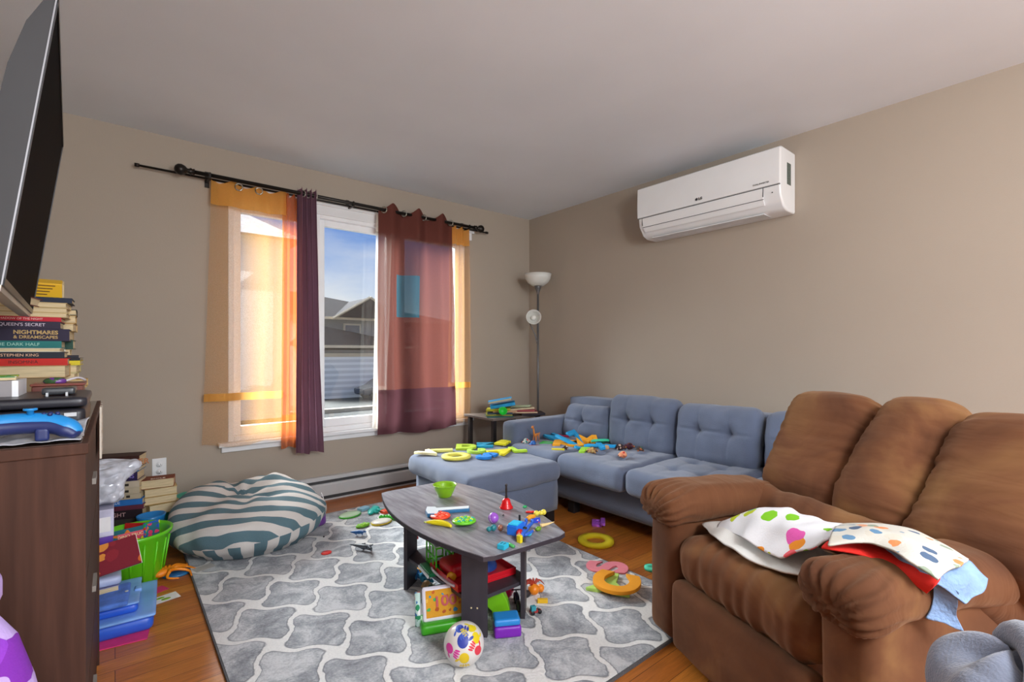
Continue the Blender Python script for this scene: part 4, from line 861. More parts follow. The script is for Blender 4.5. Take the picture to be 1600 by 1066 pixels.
for x in (-.014, .018): ob('wheels', lt([(0, -.012), (.008, -.012), (.008, .012), (0, .012)], 14), plastic('#222428'), t, loc=(x, 0, .008), rot=(pi/2, 0, 0))
bm = bmesh.new(); ball(bm, (0, 0, .016), .018, 12, s=(1.3, 1, .9)); tag(ob('toy_boulder', bm, plastic('#26262e'), loc=P(822, 934, RUGZ)), 'black rounded toy piece touching the right table leg', 'toy')
# ---------------------------------------------------------------- foam letters
def letter(ch, label, u, v, z, size, col, rot, tilt=(0, 0), sx=1.0, th=.007, off=None, sz=1.0, name='foam_letter', cat='foam letter'):
    t = text(name, ch, size, foam(col), None, (0, 0, 0), (0, 0, 0), ext=th, off=size*.045 if off is None else off, sx=sx, bev=.0015)
    p = P(u, v, z+th); t.location = p; t.rotation_euler = (tilt[0], tilt[1], radians(rot)); t.scale = (sx, sz, 1)
    return tag(t, label, cat)
OZ = .412
def toru(name, label, u, v, z, ro, ri, h, col, sy=1, cat='foam letter'):
    return tag(ob(name, lt([(ri, 0), (ro, 0), (ro+.001, h/2), (ro, h), (ri, h), (ri-.001, h/2), (ri, 0)], 48, M=Matrix.Diagonal((1, sy, 1, 1))), foam(col), loc=P(u, v, z)), label, cat)
letter('V', 'cream foam letter at the left corner of the ottoman', 671, 708, OZ, .19, '#ece4b4', 10, sx=.9)
letter('I', 'pale yellow foam letter behind the cream one on the ottoman', 692, 704, OZ, .19, '#e4df7a', 60, sx=1.2)
toru('foam_ring', 'pale yellow foam letter O at the front edge of the ottoman', 713, 715, OZ, .095, .048, .015, '#e6dc62')
letter('D', 'lime green foam letter D at the back of the ottoman', 728, 699, OZ, .20, '#b4cf3a', -35)
letter('C', 'small green foam letter in the middle of the ottoman letters', 746, 705, OZ, .16, '#a8cf48', 60)
letter('S', 'blue foam letter S at the front edge of the ottoman', 760, 713, OZ, .20, '#1f7fd0', -70)
letter('Z', 'blue foam letter at the back of the ottoman near the sofa arm', 757, 696, OZ, .17, '#1f9ac0', -35)
letter('E', 'yellow foam letter E furthest back on the ottoman', 785, 692, OZ, .18, '#e3dc1c', -60)
letter('A', 'yellow foam letter A right of the blue S', 784, 706, OZ, .20, '#ddd022', -80)
letter('L', 'lime green foam letter L at the right of the ottoman letters', 808, 703, OZ, .18, '#b0d83a', -20)
SZ = .425
letter('K', 'large orange foam letter under the blue ones on the sofa seat', 882, 693, SZ, .24, '#f0a41c', -50, sx=1.1)
letter('M', 'orange foam letter leaning upright behind the pile on the sofa seat', 918, 690, SZ+.012, .21, '#f4a81c', -40, tilt=(.3, 0))
letter('J', 'blue foam letter J on top of the pile on the sofa seat', 886, 689, SZ+.026, .21, '#1fa2dc', 20, tilt=(.35, .0))
letter('Z', 'blue foam letter tilted up behind the blue J', 905, 684, SZ+.030, .20, '#1c9ad6', 20, tilt=(.45, 0))
letter('N', 'blue foam letter at the back left of the letter pile', 868, 684, SZ+.01, .17, '#1c96c8', 5, tilt=(.2, 0))
letter('C', 'mint green foam letter C behind the pile against the cushion', 936, 690, SZ+.01, .20, '#3fd0a0', 150, tilt=(.3, 0))
letter('X', 'flat blue foam letter at the right of the letter pile', 940, 697, SZ+.01, .20, '#1a9ee0', 0, sx=1.0)
letter('F', 'lime green foam letter at the front of the letter pile', 915, 704, SZ-.004, .18, '#9ed83a', -55)
letter('T', 'crimson foam letter at the back of the letter pile', 880, 682, SZ+.006, .13, '#c82a5a', 30)
letter('U', 'green foam letter at the left end of the letter pile', 856, 693, SZ-.01, .12, '#3ab04a', 30)
letter('I', 'yellow foam letter at the front left of the letter pile', 873, 703, SZ-.008, .11, '#e0d030', 40)
# small figures on sofa
critter('toy_giraffe', 'tan and orange long-legged toy animal standing left of the letter pile', P(838, 692, OZ), radians(200), plastic('#d8843c'), 1.2, .05, .02, legs=.045, bulk=.009)
lump('toy_figure', 'red and white toy figure at the left end of the sofa toys', 822, 694, .030, print_mat('rw_fig', '#c8d0c8', ['#d83a2a', '#2a8a8a', '#e8e8e8'], 60, .5), 6, z=OZ, seed=11)
lump('toy_figure', 'blue toy figure lying behind the giraffe toy', 833, 697, .028, plastic('#2a6ab8'), 6, z=OZ, seed=12)
tag(ob('toy_staff', tb([(-.09, 0, .006), (.09, .02, .006)], [.005, .006], 8, 1), plastic('#8a3a24'), loc=P(845, 698, OZ), rot=(0, 0, -.7)), 'thin brown toy stick lying before the letter pile', 'toy')
bm = bmesh.new(); ball(bm, (0, 0, .004), .008, 8, s=(1.4, 1, .5)); tag(ob('toy_chip', bm, plastic('#d8e8d8'), loc=P(859, 707, OZ)), 'tiny pale chip on the ottoman right of the letters', 'toy')
lump('toy_figure', 'gold armoured toy figure before the lime letter on the sofa', 925, 709, .032, print_mat('gold_fig', '#b08a5a', ['#6a4a3a', '#c8b070', '#402a2a'], 60, .5), 8, z=SZ-.01, seed=13)
lump('toy_figure', 'black and white toy figure at the front left of the pile', 884, 704, .024, print_mat('bw_fig', '#2a2226', ['#e8e0d0', '#402018', '#2a2226'], 60, .5), 6, z=SZ-.01, seed=19)
lump('toy_figure', 'tan toy figure right of the gold one on the sofa', 948, 704, .026, plastic('#c89a6a'), 7, z=SZ-.01, seed=14)
lump('toy_figure', 'dark toy figure with spikes right of the blue letter on the sofa', 968, 704, .034, print_mat('dark_fig', '#2c2226', ['#5a3a3a', '#c8b0a0', '#3a2a3a'], 60, .5), 9, z=SZ-.01, seed=15)
lump('toy_figure', 'maroon and gold toy figure by the tufted back cushion', 984, 703, .034, print_mat('mar_fig', '#4a2030', ['#d8902a', '#2a1a1a', '#7a3a2a'], 60, .5), 9, z=SZ-.01, seed=16)
lump('toy_figure', 'brown and green toy figure, rightmost on the sofa seat', 1000, 706, .026, print_mat('bg_fig', '#4a3a34', ['#3a6a5a', '#a8603a', '#2a2a2a'], 60, .5), 8, z=SZ-.01, seed=17)
lump('toy_figure', 'coral pink toy creature alone at the front of the sofa seat', 974, 716, .032, print_mat('coral_fig', '#e0906a', ['#f0d8b0', '#c83a3a', '#e8a87a'], 60, .5), 8, z=SZ-.008, seed=18)
pk = thing('plush_toy', 'pale pink plush toy peeking over the sofa back cushion', 'plush toy', PD(1012, 626, 3.75))
bm = bmesh.new(); ball(bm, (0, 0, -.02), .035, 14); ob('body', bm, cloth('#d8c4cc'), pk)
for y in (-.03, .03): bm = bmesh.new(); ball(bm, (0, y, .018), .018, 10, s=(.6, 1, 1.2)); ob('ear', bm, cloth('#d8c4cc'), pk)
# floor letters
toru('foam_ring', 'bright yellow foam letter O on the wooden floor', 931, 847, 0.0, .103, .056, .016, '#ecd81c')
letter('S', 'pink foam letter S on the floor beside the rug', 952, 888, 0.006, .26, '#ee8a98', 42, sx=1.0, tilt=(0, 0))
letter('Y', 'lime green foam letter under the orange C', 955, 910, RUGZ, .24, '#b8dc6a', 120)
letter('C', 'orange foam letter C on the edge of the rug', 966, 912, RUGZ+.02, .27, '#f0a01c', 25, sx=1.0)
letter('E', 'purple foam letter on the floor under the sofa front', 932, 818, 0, .12, '#b45ad8', -50)
letter('I', 'lilac foam letter behind the purple one by the sofa', 942, 816, .016, .13, '#a85ad0', -50)
toru('foam_disc', 'mint foam disc on the floor half hidden by the recliner', 1018, 890, 0.0, .035, .005, .014, '#5ae0b8', cat='foam shape')

# ---------------------------------------------------------------- beanbag
g = newmat('striped_canvas', 0.95)
m_bean = g
BC = Vector((0.61, 3.11, 0)); BRX, BRY, BH = .40, .39, .29
x, y, z = g.sx.outputs['X'], g.sx.outputs['Y'], g.sx.outputs['Z']
wv = g.new('ShaderNodeTexNoise'); wv.inputs['Scale'].default_value = 3; g.l.new(g.tc.outputs['Object'], wv.inputs['Vector'])
# top: stripes across; side: vertical stripes round the rim
ang = g.math('ARCTAN2', y, x)
topv = g.math('MULTIPLY_ADD', wv.outputs['Fac'], 0.9, g.math('MULTIPLY', g.math('ADD', g.math('MULTIPLY', y, .78), g.math('MULTIPLY', z, .8)), 9.5))
topv = g.math('ADD', topv, g.math('MULTIPLY', x, 4.5))
st1 = g.math('GREATER_THAN', g.math('FRACT', topv), 0.5); st2 = g.math('GREATER_THAN', g.math('FRACT', g.math('MULTIPLY', ang, 3.2)), 0.5)
low = g.math('LESS_THAN', z, g.math('MULTIPLY_ADD', x, 0.08, 0.12))
stp = g.mix(low, g.mix(st1, (0, 0, 0), (1, 1, 1)), g.mix(st2, (0, 0, 0), (1, 1, 1)))
fn = g.new('ShaderNodeTexNoise'); fn.inputs['Scale'].default_value = 250; g.l.new(g.tc.outputs['Object'], fn.inputs['Vector'])
bc_ = g.mix(stp, hexc('#4f6e78'), hexc('#d2ccc6')); g.l.new(g.mix(g.math('MULTIPLY', fn.outputs['Fac'], .18), bc_, hexc('#8a9296')), g.b.inputs['Base Color'])
bp = g.new('ShaderNodeBump'); bp.inputs['Strength'].default_value = 0.35; bp.inputs['Distance'].default_value = 0.004; g.l.new(fn.outputs['Fac'], bp.inputs['Height']); g.l.new(bp.outputs[0], g.b.inputs['Normal'])
bm = bmesh.new(); N1, N2 = 96, 40; rows = []
for j in range(N2+1):
    ph = pi*j/N2; row = []
    for i in range(N1):
        th = 2*pi*i/N1; r = sin(ph)**.62; zc = -cos(ph); zz = BH/2*(1+(abs(zc)**.8)*(1 if zc > 0 else -1))
        px, py = BRX*r*cos(th), BRY*r*sin(th)
        if zz > .1:
            k = min(1, (zz-.1)/.15)
            gx, gy = px+.02, py-.10; rr = sqrt(gx*gx+gy*gy); aa = math.atan2(gy, gx)
            zz -= .055*exp(-rr*rr/.012)*k                                   # gathered centre
            zz += k*.022*sin(aa*7+nz((px, py, 0), 4)*3)*exp(-(rr/.22)**2)*min(1, rr/.05)
            zz += k*.06*nz((px, py, zz), 3.2, 4)+k*.02*nz((px, py, zz), 9, 6)
            zz += k*.03*(py/BRY)
        if zz < .03: zz *= .5
        q = 1+.03*nz((cos(th), sin(th), zz*5), 2.2, 9)+.012*sin(th*17+nz((th, zz*6, 0), 1)*4)*(1 if zz < .2 else 0)
        row.append(bm.verts.new((px*q, py*q, max(zz, 0))))
    rows.append(row)
for j in range(N2):
    for i in range(N1): bm.faces.new((rows[j][i], rows[j][(i+1) % N1], rows[j+1][(i+1) % N1], rows[j+1][i]))
bmesh.ops.remove_doubles(bm, verts=bm.verts, dist=1e-5)
bb = thing('beanbag', 'round beanbag with teal-grey and white stripes by the window wall', 'beanbag', (BC.x, BC.y, .013), radians(8)); ob('cover', bm, g.m, bb)
bm = bmesh.new(); tube(bm, [(.37, -.10, .13), (.40, -.06, .16), (.405, -.02, .19)], .003, 5); ob('zip', bm, plastic('#d8d8dc'), bb)
o = ob('purple_bag', rbox((.05, .04, .05), .03, 16, lambda p, nr: p+nr*.008*nz(p, 20, 3)), cloth('#6a3a8c'), loc=P(492, 815, .06)+Vector((.03, .05, 0))); tag(o, 'dark purple cloth bundle at the right edge of the beanbag', 'bundle')

# ---------------------------------------------------------------- floor lamp
fl = thing('floor_lamp', 'grey floor lamp with white bowl shade and side reading light in the corner', 'floor lamp', (3.085, 3.37, 0))
m_lm = mat('lamp_grey', '#6b6b6d', .4, metal=.5); m_sh = mat('lamp_white_shade', '#e6e6e0', .4, var=.02, trans=.15)
bm = lt([(0, 0), (.125, 0), (.128, .012), (.10, .022), (.02, .030), (0, .030)], 32); ob('base', bm, m_lm, fl)
ob('pole', tb([(0, 0, .02), (0, 0, 1.68)], .0105, 12, 1), m_lm, fl)
ob('socket_cone', lt([(0, 1.63), (.010, 1.64), (.012, 1.66), (.030, 1.705), (.036, 1.725), (0, 1.725)], 24), m_lm, fl)
ob('lamp_shade', lt([(.001, 1.722), (.055, 1.724), (.095, 1.752), (.118, 1.79), (.128, 1.835), (.124, 1.835), (.112, 1.79), (.09, 1.757), (.05, 1.732), (.001, 1.730)], 36), m_sh, fl)
sd = Vector((-.77, .63, 0))*0.06
ob('gooseneck', tb([(0, 0, 1.15), (sd.x*.4, sd.y*.4, 1.25), (sd.x*.9, sd.y*.9, 1.32), (sd.x*1.3, sd.y*1.3, 1.37)], .006, 8), m_lm, fl)
tc_ = -Vector((3.085, 3.37, .2)).normalized()
sp = ob('reading_shade', lt([(.001, -.03), (.02, -.03), (.045, -.005), (.062, .03), (.070, .06), (.066, .06), (.055, .03), (.04, 0), (.001, -.015)], 30), m_sh, fl, loc=(sd.x*1.0-.03, sd.y*1.0-.06, 1.415))
sp.rotation_euler = Vector((-.62, -.72, .1)).to_track_quat('Z', 'Y').to_euler()
bm = bmesh.new(); ball(bm, (0, 0, .018), .024, 14); ob('bulb', bm, mat('bulb_white', '#f0efe8', .3), sp)
bm = lt([(0, -.07), (.02, -.07), (.026, -.05), (.026, -.028), (0, -.028)], 18); ob('reading_socket', bm, m_lm, sp)

# ---------------------------------------------------------------- side table with magazines
stb = thing('side_table', 'low dark side table behind the sofa arm, buried in magazines', 'table', (2.66, 3.33, 0))
ob('tabletop', bx((-.29, -.20, .535), (.28, .22, .555)), mat('dark_walnut', '#6e625a', .5, var=.15, stretch=(1, 12, 1)), stb, smooth=False, bevel=.003)
for x in (-.25, .24):
    for y in (-.16, .18): ob('leg', bx((x-.016, y-.016, 0), (x+.016, y+.016, .535)), mat('dark_leg', '#2b2524', .5), stb, smooth=False)

# ---------------------------------------------------------------- books
PAGES = pagemat()
def book(label, loc, L, D, T, col, rot=0, spine='front', txt=None, tcol='#e8e0d0', tsize=None, name='book', group=None, tilt=(0, 0), printed=None, cat='book', toff=0):
    """lies flat; spine side faces -y locally ('front') or away ('back': pages show)"""
    t = thing(name, label, cat, loc, (tilt[0], tilt[1], rot), group); m = printed or mat('cover_'+col, col, .55, var=.15, vscale=12, spec=.25)
    c = min(.0022, T*.12); s = -1 if spine == 'front' else 1
    bm = bmesh.new(); box(bm, (-L/2, -D/2, 0), (L/2, D/2, c)); box(bm, (-L/2, -D/2, T-c), (L/2, D/2, T))
    if s < 0: box(bm, (-L/2, -D/2-.0005, 0), (L/2, -D/2+c, T))
    else: box(bm, (-L/2, D/2-c, 0), (L/2, D/2+.0005, T))
    ob('cover', bm, m, t, smooth=False)
    bm = bmesh.new()
    if s < 0: box(bm, (-L/2+.003, -D/2+c, c), (L/2-.003, D/2-.003, T-c))
    else: box(bm, (-L/2+.003, -D/2+.002, c), (L/2-.003, D/2-c, T-c))
    ob('pages', bm, PAGES, t, smooth=False)
    if txt: text('spine_text', txt, tsize or T*.62, paper(tcol), t, (toff, -D/2-.0012, T/2), (pi/2, 0, 0))
    return t
SX = -0.043; SBX = -.45; SY0, SY1, STZ = 1.225, 2.25, .928
# stand (dresser)
g = newmat('dark_walnut_panel', 0.45)
mp = g.new('ShaderNodeMapping'); mp.inputs['Scale'].default_value = (22, 22, 1.2); g.l.new(g.tc.outputs['Object'], mp.inputs[0])
n1 = g.new('ShaderNodeTexNoise'); n1.inputs['Scale'].default_value = 2.4; n1.inputs['Detail'].default_value = 8; g.l.new(mp.outputs[0], n1.inputs['Vector'])
g.l.new(g.ramp(n1.outputs['Fac'], [(0.25, hexc('#38231b')), (0.5, hexc('#452d23')), (0.75, hexc('#52362a'))]), g.b.inputs['Base Color']); m_pan = g.m; g.b.inputs['Roughness'].default_value = .6; g.b.inputs['Specular IOR Level'].default_value = .2
dr = thing('dresser', 'dark brown wooden dresser under the television, piled with books', 'dresser', (0, 0, 0))
ob('side_panel', bx((SBX, SY0, 0), (SX, SY0+.02, STZ-.022)), m_pan, dr, smooth=False, bevel=.001); ob('side_panel', bx((SBX, SY1-.02, 0), (SX, SY1, STZ-.022)), m_pan, dr, smooth=False)
ob('top', bx((SBX, SY0-.004, STZ-.022), (SX+.004, SY1+.004, STZ-.001)), m_pan, dr, smooth=False, bevel=.002)
ob('worn_surface', bx((SBX+.01, SY0+.006, STZ-.002), (SX-.006, SY1-.01, STZ)), mat('worn_glossy_top', '#3d2a20', .22, var=.35, vscale=9, coat=.4), dr, smooth=False, bevel=.002)
ob('back_panel', bx((SBX, SY0+.02, 0), (SBX+.008, SY1-.02, STZ-.022)), m_pan, dr, smooth=False)
for k in range(3):
    z0 = .05+k*.285; dw = ob('drawer', bx((SBX+.03, SY0+.025, z0), (SX-.004, SY1-.025, z0+.275)), m_pan, dr, smooth=False, bevel=.002)
    ob('handle', bx((SX-.004, 1.69, z0+.13), (SX+.004, 1.79, z0+.145)), plastic('#8a8680'), dw, smooth=False)
tag(ob('picture_wrap', bx((SX+.005, 2.02, .76), (SX+.010, 2.20, STZ-.004)), print_mat('circle_print', '#d8cfc0', ['#6a3a34', '#c8a878', '#a85a44'], 28, .34), smooth=False), 'pale card with brown spots hanging at the far end of the dresser', 'card')
# near book stack on dresser
T0 = 1.45; SC = FPX/T0
def zz(v): return CAMH-(v-550)/SC
stackY = 1.985
rows = [ # v_top, v_bot, right px, spine, colour, text, text colour, label, printed
 (571, 590, 104, 'back', '#a8865a', None, None, 'thick paperback, pages facing out, right under the red novel'),
 (560, 571, 105, 'front', '#b8241c', 'INSOMNIA', '#4a0a08', 'bright red novel low in the tall stack on the dresser'),
 (550, 560, 101, 'front', '#20242e', 'STEPHEN KING', '#d8b090', 'black novel lettered STEPHEN KING in the tall stack'),
 (544, 550, 96, 'back', '#c8c4b8', None, None, 'thin pale booklet in the tall stack under the teal novel'),
 (533, 544, 97, 'front', '#1f6a68', 'THE DARK HALF', '#9ac8b8', 'teal novel in the tall stack on the dresser'),
 (514, 533, 107, 'front', '#241c34', None, None, 'thick dark novel lettered NIGHTMARES and DREAMSCAPES'),
 (503, 514, 95, 'front', '#2c2438', "THE QUEEN'S SECRET", '#cfc4d4', "dark novel lettered QUEEN'S SECRET in the tall stack"),
 (496, 503, 96, 'front', '#b01e30', 'THE SHADOW OF THE NIGHT', '#e8c0b8', 'thin red novel above the QUEEN\'S SECRET one'),
 (489, 496, 105, 'back', '#c8b080', None, None, 'lowest of three page-out books near the top of the tall stack'),
 (481, 489, 104, 'back', '#b8a070', None, None, 'middle of three page-out books near the top of the tall stack'),
 (473, 481, 105, 'back', '#c0a878', None, None, 'upper of three page-out books near the top of the tall stack'),
 (465, 473, 112, 'front', '#1c2438', 'SECRETS', '#a8b0c0', 'black novel directly under the yellow book'),
]
for (va, vb, rp, spn, col, tx, tcl, lab) in rows:
    ux = (rp-CX)/FPX; xr = T0*(F_.x+R_.x*ux)
    L = .19 if spn == 'front' else .17
    if vb-va > 15: L = .235
    bk = book(lab, (xr-L/2, stackY+.065, zz(vb)), L, .125, zz(va)-zz(vb)-.0004, col, radians(random.uniform(-1.5, 1.5)), spn, tx, tcl or '#e8e0d0')
    if 'NIGHTMARES' in lab:
        text('title_text', 'NIGHTMARES', .0155, paper('#b89a60'), bk, (.045, -.0637, .0245), (pi/2, 0, 0), off=.0004); text('title_text', '& DREAMSCAPES', .0125, paper('#b89a60'), bk, (.045, -.0637, .0105), (pi/2, 0, 0), off=.0002)
        text('author_text', 'STEPHEN', .016, paper('#c01a34'), bk, (-.062, -.0637, .0255), (pi/2, 0, 0), off=.0008); text('author_text', 'KING', .016, paper('#c01a34'), bk, (-.062, -.0637, .0105), (pi/2, 0, 0), off=.0008)
# support books down to the dresser top
zb_ = zz(590)
tag(ob('low_box', bx((-.31, stackY+.005, STZ), (-.125, stackY+.125, zb_-.0006)), MATS.get('cardboard_dull') or mat('cardboard_dull', '#8a7658', .85), smooth=False), 'low carton carrying the tall book stack on the dresser', 'box')
yb = thing('book', 'yellow book with printed lines, topmost of the tall stack', 'book', (-.185, stackY+.03, zz(465)), (radians(20), 0, radians(2)))
ob('cover', bx((-.06, 0, 0), (.06, .05, .045)), mat('cover_yellow', '#e0b01c', .5, var=.05), yb, smooth=False, bevel=.002)
ob('pages', bx((.0602, .002, .003), (.064, .048, .042)), PAGES, yb, smooth=False)
bm = bmesh.new()
for k in range(4): box(bm, (-.055, -.0006, .036-k*.009), (.045-k*.006, 0, .039-k*.009))
ob('printed_lines', bm, paper('#6a4a18'), yb, smooth=False)
# behind stack
T1 = 1.62; S1 = FPX/T1
for k, (va, vb, rp, col, sp_) in enumerate([(470, 479, 112, '#6a6a70', 'back'), (479, 486, 110, '#3a2c2c', 'front'), (486, 495, 121, '#3a3a30', 'back'), (495, 507, 120, '#a88850', 'back'), (507, 519, 119, '#b09060', 'back'), (519, 532, 114, '#98805a', 'back'), (532, 546, 117, '#24463c', 'front'), (546, 555, 112, '#b8a078', 'back'), (552, 559, 123, '#1c1c28', 'front'), (559, 563, 128, '#22242a', 'front'), (563, 570, 128, '#c8b82a', 'front'), (570, 582, 124, '#a8a070', 'back'), (582, 592, 121, '#c8b890', 'back'), (592, 604, 136, '#c0a060', 'back'), (604, 612, 133, '#8a8494', 'front'), (612, 627, 140, '#9a9078', 'back')]):
    if k == 8: va, vb = 555, 559
    ux = (rp-CX)/FPX; xr = T1*(F_.x+R_.x*ux); z0 = CAMH-(vb-550)/S1; z1 = CAMH-(va-550)/S1
    book(['grey', 'dark brown', 'olive', 'tan', 'light tan', 'dull tan', 'dark green', 'beige', 'black', 'charcoal', 'mustard yellow', 'khaki', 'cream', 'golden tan', 'grey lilac', 'drab'][k]+' book in the rear stack on the dresser', (xr-.09, 2.17, z0), .18, .12, z1-z0-.0005, col, radians(random.uniform(-3, 3)), sp_)
# wooden box with glasses
wb_ = thing('wooden_box', 'reddish brown wooden box on the dresser with glasses on its lid', 'box', (-.112, 1.80, STZ+.052), 0)
ob('box_body', bx((-.055, -.05, -.052), (.045, .06, .030)), mat('red_brown_wood', '#6a3428', .4, var=.15), wb_, smooth=False, bevel=.002); ob('lid', bx((-.058, -.054, .030), (.050, .062, .036)), mat('red_brown_lid', '#7d4034', .35), wb_, smooth=False, bevel=.002)
gs = thing('sunglasses', 'dark mirrored sunglasses lying on the wooden box', 'sunglasses', (-.125, 1.785, STZ+.089))
bm = bmesh.new(); ball(bm, (0, 0, .004), .024, 16, s=(1, .5, .45)); ob('lens', bm, print_mat('lens_irid', '#3a5a3a', ['#6a3a8a', '#3a8a4a', '#2a3a3a'], 40, .6, .15), gs); ob('temple', tb([(.02, 0, .004), (.045, .01, .012), (.06, .03, .004)], .003, 6), plastic('#c8c4cc'), gs)
# console/dvd player, adapter, white box, cardboard box, controller
dv = thing('game_console', 'black flat game console on the dresser behind the blue controller', 'console', (-.175, 1.56, STZ+.002), radians(0))
ob('lower_case', rbox((.125, .14, .022), .006, 20, None, (0, 0, .024)), plastic('#1e1d24', .4), dv)
ob('upper_case', rbox((.128, .14, .011), .008, 20, None, (0, 0, .060)), plastic('#26262e', .35), dv)
ob('port_plate', bx((.09, -.1425, .030), (.11, -.139, .038)), plastic('#c8ccd0'), dv, smooth=False)
ad = thing('power_adapter', 'small black adapter with prongs on top of the black console', 'adapter', (-.098, 1.52, STZ+.0735), radians(0))
ob('body', rbox((.028, .035, .008), .004, 14, None, (0, 0, .010)), plastic('#3a3c40', .25), ad)
for x in (-.02, .012): ob('prong', bx((x, -.048, .0), (x+.004, -.034, .008)), plastic('#b8bcc0', .2), ad, smooth=False)
wbx = thing('box', 'grey and white carton on the black console, left of the adapter', 'box', (-.213, 1.585, STZ+.0735)); ob('carton', bx((-.05, -.07, 0), (.038, .06, .035)), mat('carton_grey', '#8a8688', .5), wbx, smooth=False); ob('side_panel', bx((.038, -.07, 0), (.048, .06, .035)), mat('carton_white', '#dfe2e6', .4), wbx, smooth=False)
mg = thing('magazine', 'green and yellow magazine on the grey carton', 'magazine', (-.22, 1.60, STZ+.109), radians(4)); ob('cover', bx((-.045, -.06, .006), (.045, .06, .008)), print_mat('mag_print', '#5aa83a', ['#e8e03a', '#2a8a4a', '#d8d8c8'], 40, .5), mg, smooth=False); ob('pages', bx((-.044, -.059, 0), (.044, .059, .006)), PAGES, mg, smooth=False)
tag(ob('bottle_cap', lt([(0, 0), (.010, 0), (.010, .006), (0, .007)], 16), plastic('#6a2ab8'), loc=(-.232, 1.56, STZ+.1175)), 'purple cap on the green magazine', 'cap')
cb = thing('cardboard_box', 'open cardboard box with raised flap at the left edge of the dresser', 'box', (-.265, 1.44, STZ+.002), radians(0))
m_card = mat('cardboard', '#c9b48a', .85, var=.08, vscale=20); m_cardw = mat('cardboard_white', '#ddd6c4', .8, var=.05)
bm = bmesh.new(); box(bm, (-.06, -.05, 0), (.028, -.047, .10)); box(bm, (-.06, .047, 0), (.028, .05, .10)); box(bm, (.025, -.05, 0), (.028, .05, .10)); box(bm, (-.06, -.05, 0), (-.057, .05, .10)); box(bm, (-.06, -.05, 0), (.028, .05, .003)); ob('carton', bm, m_cardw, cb, smooth=False)
bm = pr([(-.10, 0), (.018, 0), (.055, .062), (-.10, .055)], 0, .003, Matrix.Rotation(radians(80), 4, 'X')); ob('flap', bm, m_card, cb, smooth=False, loc=(-.0, -.046, .100))
text('print', 'IIII', .03, paper('#8aa0b8'), cb, (.004, -.0505, .03), (pi/2, pi/2, 0), ext=.0002)
# controller
gc = thing('game_controller', 'blue game controller at the front of the dresser top', 'game controller', (-.140, 1.268, STZ), radians(0))
CB = plastic('#1e86cc', .4); CD = plastic('#1c2a60', .45)
GS = 1.0
bm = bmesh.new(); tube(bm, [(-.085, -.018, .016), (-.072, -.010, .028), (-.045, .0, .040), (0, .004, .044), (.045, .0, .040), (.072, -.010, .028), (.085, -.018, .016)], [.010, .019, .019, .018, .019, .019, .010], 18, 6, flat=.78)
ob('shell', bm, CB, gc)
bm = bmesh.new(); tube(bm, [(-.083, -.022, .012), (-.070, -.014, .022), (-.045, -.004, .032), (0, .0, .034), (.045, -.004, .032), (.070, -.014, .022), (.083, -.022, .012)], [.009, .018, .019, .018, .019, .018, .009], 18, 6, flat=.78); ob('underside', bm, CD, gc)
for (x, y) in ((-.048, .002), (.018, -.004)):
    ob('thumbstick', lt([(0, .050), (.005, .050), (.005, .062), (.010, .063), (.010, .067), (0, .066)], 16), CB, gc, loc=(x, y, 0))
bm = bmesh.new()
for q in ((.045, .004), (.055, -.003), (.045, -.010), (.036, -.003)): ball(bm, (q[0], q[1], .054), .004, 8)
ob('buttons', bm, CD, gc); ob('trigger', rbox((.010, .006, .012), .004, 8, None, (.035, -.016, .018)), CD, gc)
wr = ob('plastic_wrap', net([[Vector((-.22, 1.24, STZ+.003)), Vector((-.12, 1.235, STZ+.006)), Vector((-.05, 1.24, STZ+.004))], [Vector((-.22, 1.32, STZ+.006)), Vector((-.12, 1.33, STZ+.012)), Vector((-.05, 1.33, STZ+.008))], [Vector((-.2, 1.40, STZ+.004)), Vector((-.12, 1.41, STZ+.008)), Vector((-.045, 1.41, STZ+.03))]], 10, 10, .004, 40, 3), mat('clear_film', '#b8bcc4', .12, var=.3, vscale=25, spec=.9), solid=.0008)
tag(wr, 'crumpled shiny plastic film on the dresser under the controller', 'plastic film')

# ---------------------------------------------------------------- television
tv = thing('television', 'flat television tilted down from the left wall, seen edge-on', 'television', (-.142, 1.112, 1.207))
Lx = Vector((-.053, .9986, 0)); Nx = Vector((.991, .0526, -.13)).normalized(); Hx = Lx.cross(Nx)*-1
if Hx.z < 0: Hx = -Hx
Hx.normalize(); Nx = Hx.cross(Lx)*-1
if Nx.x < 0: Nx = -Nx
MT = Matrix((( Lx.x, Nx.x, Hx.x, 0), (Lx.y, Nx.y, Hx.y, 0), (Lx.z, Nx.z, Hx.z, 0), (0, 0, 0, 1)))   # local x along, y out of screen, z up
TL, TH = .784, .495
m_tvs = mat('tv_screen', '#040405', .65, var=.1, spec=.03); m_tvb = mat('tv_case_grey', '#2a2a2d', .6, var=.1); m_tvf = mat('tv_frame', '#1a1a1d', .3)
ob('screen', bx((.008, .0, .012), (TL-.008, .003, TH-.008), MT), m_tvs, tv, smooth=False)
bm = bmesh.new(); prf = [(0, 0), (0, TH), (-.008, TH), (-.027, TH-.06), (-.038, TH-.14), (-.042, TH-.25), (-.046, .05), (-.030, .0)]
prism(bm, prf, 0, TL, MT @ Matrix(((0, 0, 1, 0), (1, 0, 0, 0), (0, 1, 0, 0), (0, 0, 0, 1)))); ob('housing', bm, m_tvb, tv, smooth=False)
bm = bmesh.new(); box(bm, (0, 0, 0), (TL, .005, .012), MT); box(bm, (0, 0, TH-.008), (TL, .005, TH), MT); box(bm, (0, 0, 0), (.006, .005, TH), MT); box(bm, (TL-.006, 0, 0), (TL, .005, TH), MT); ob('bezel', bm, m_tvf, tv, smooth=False)
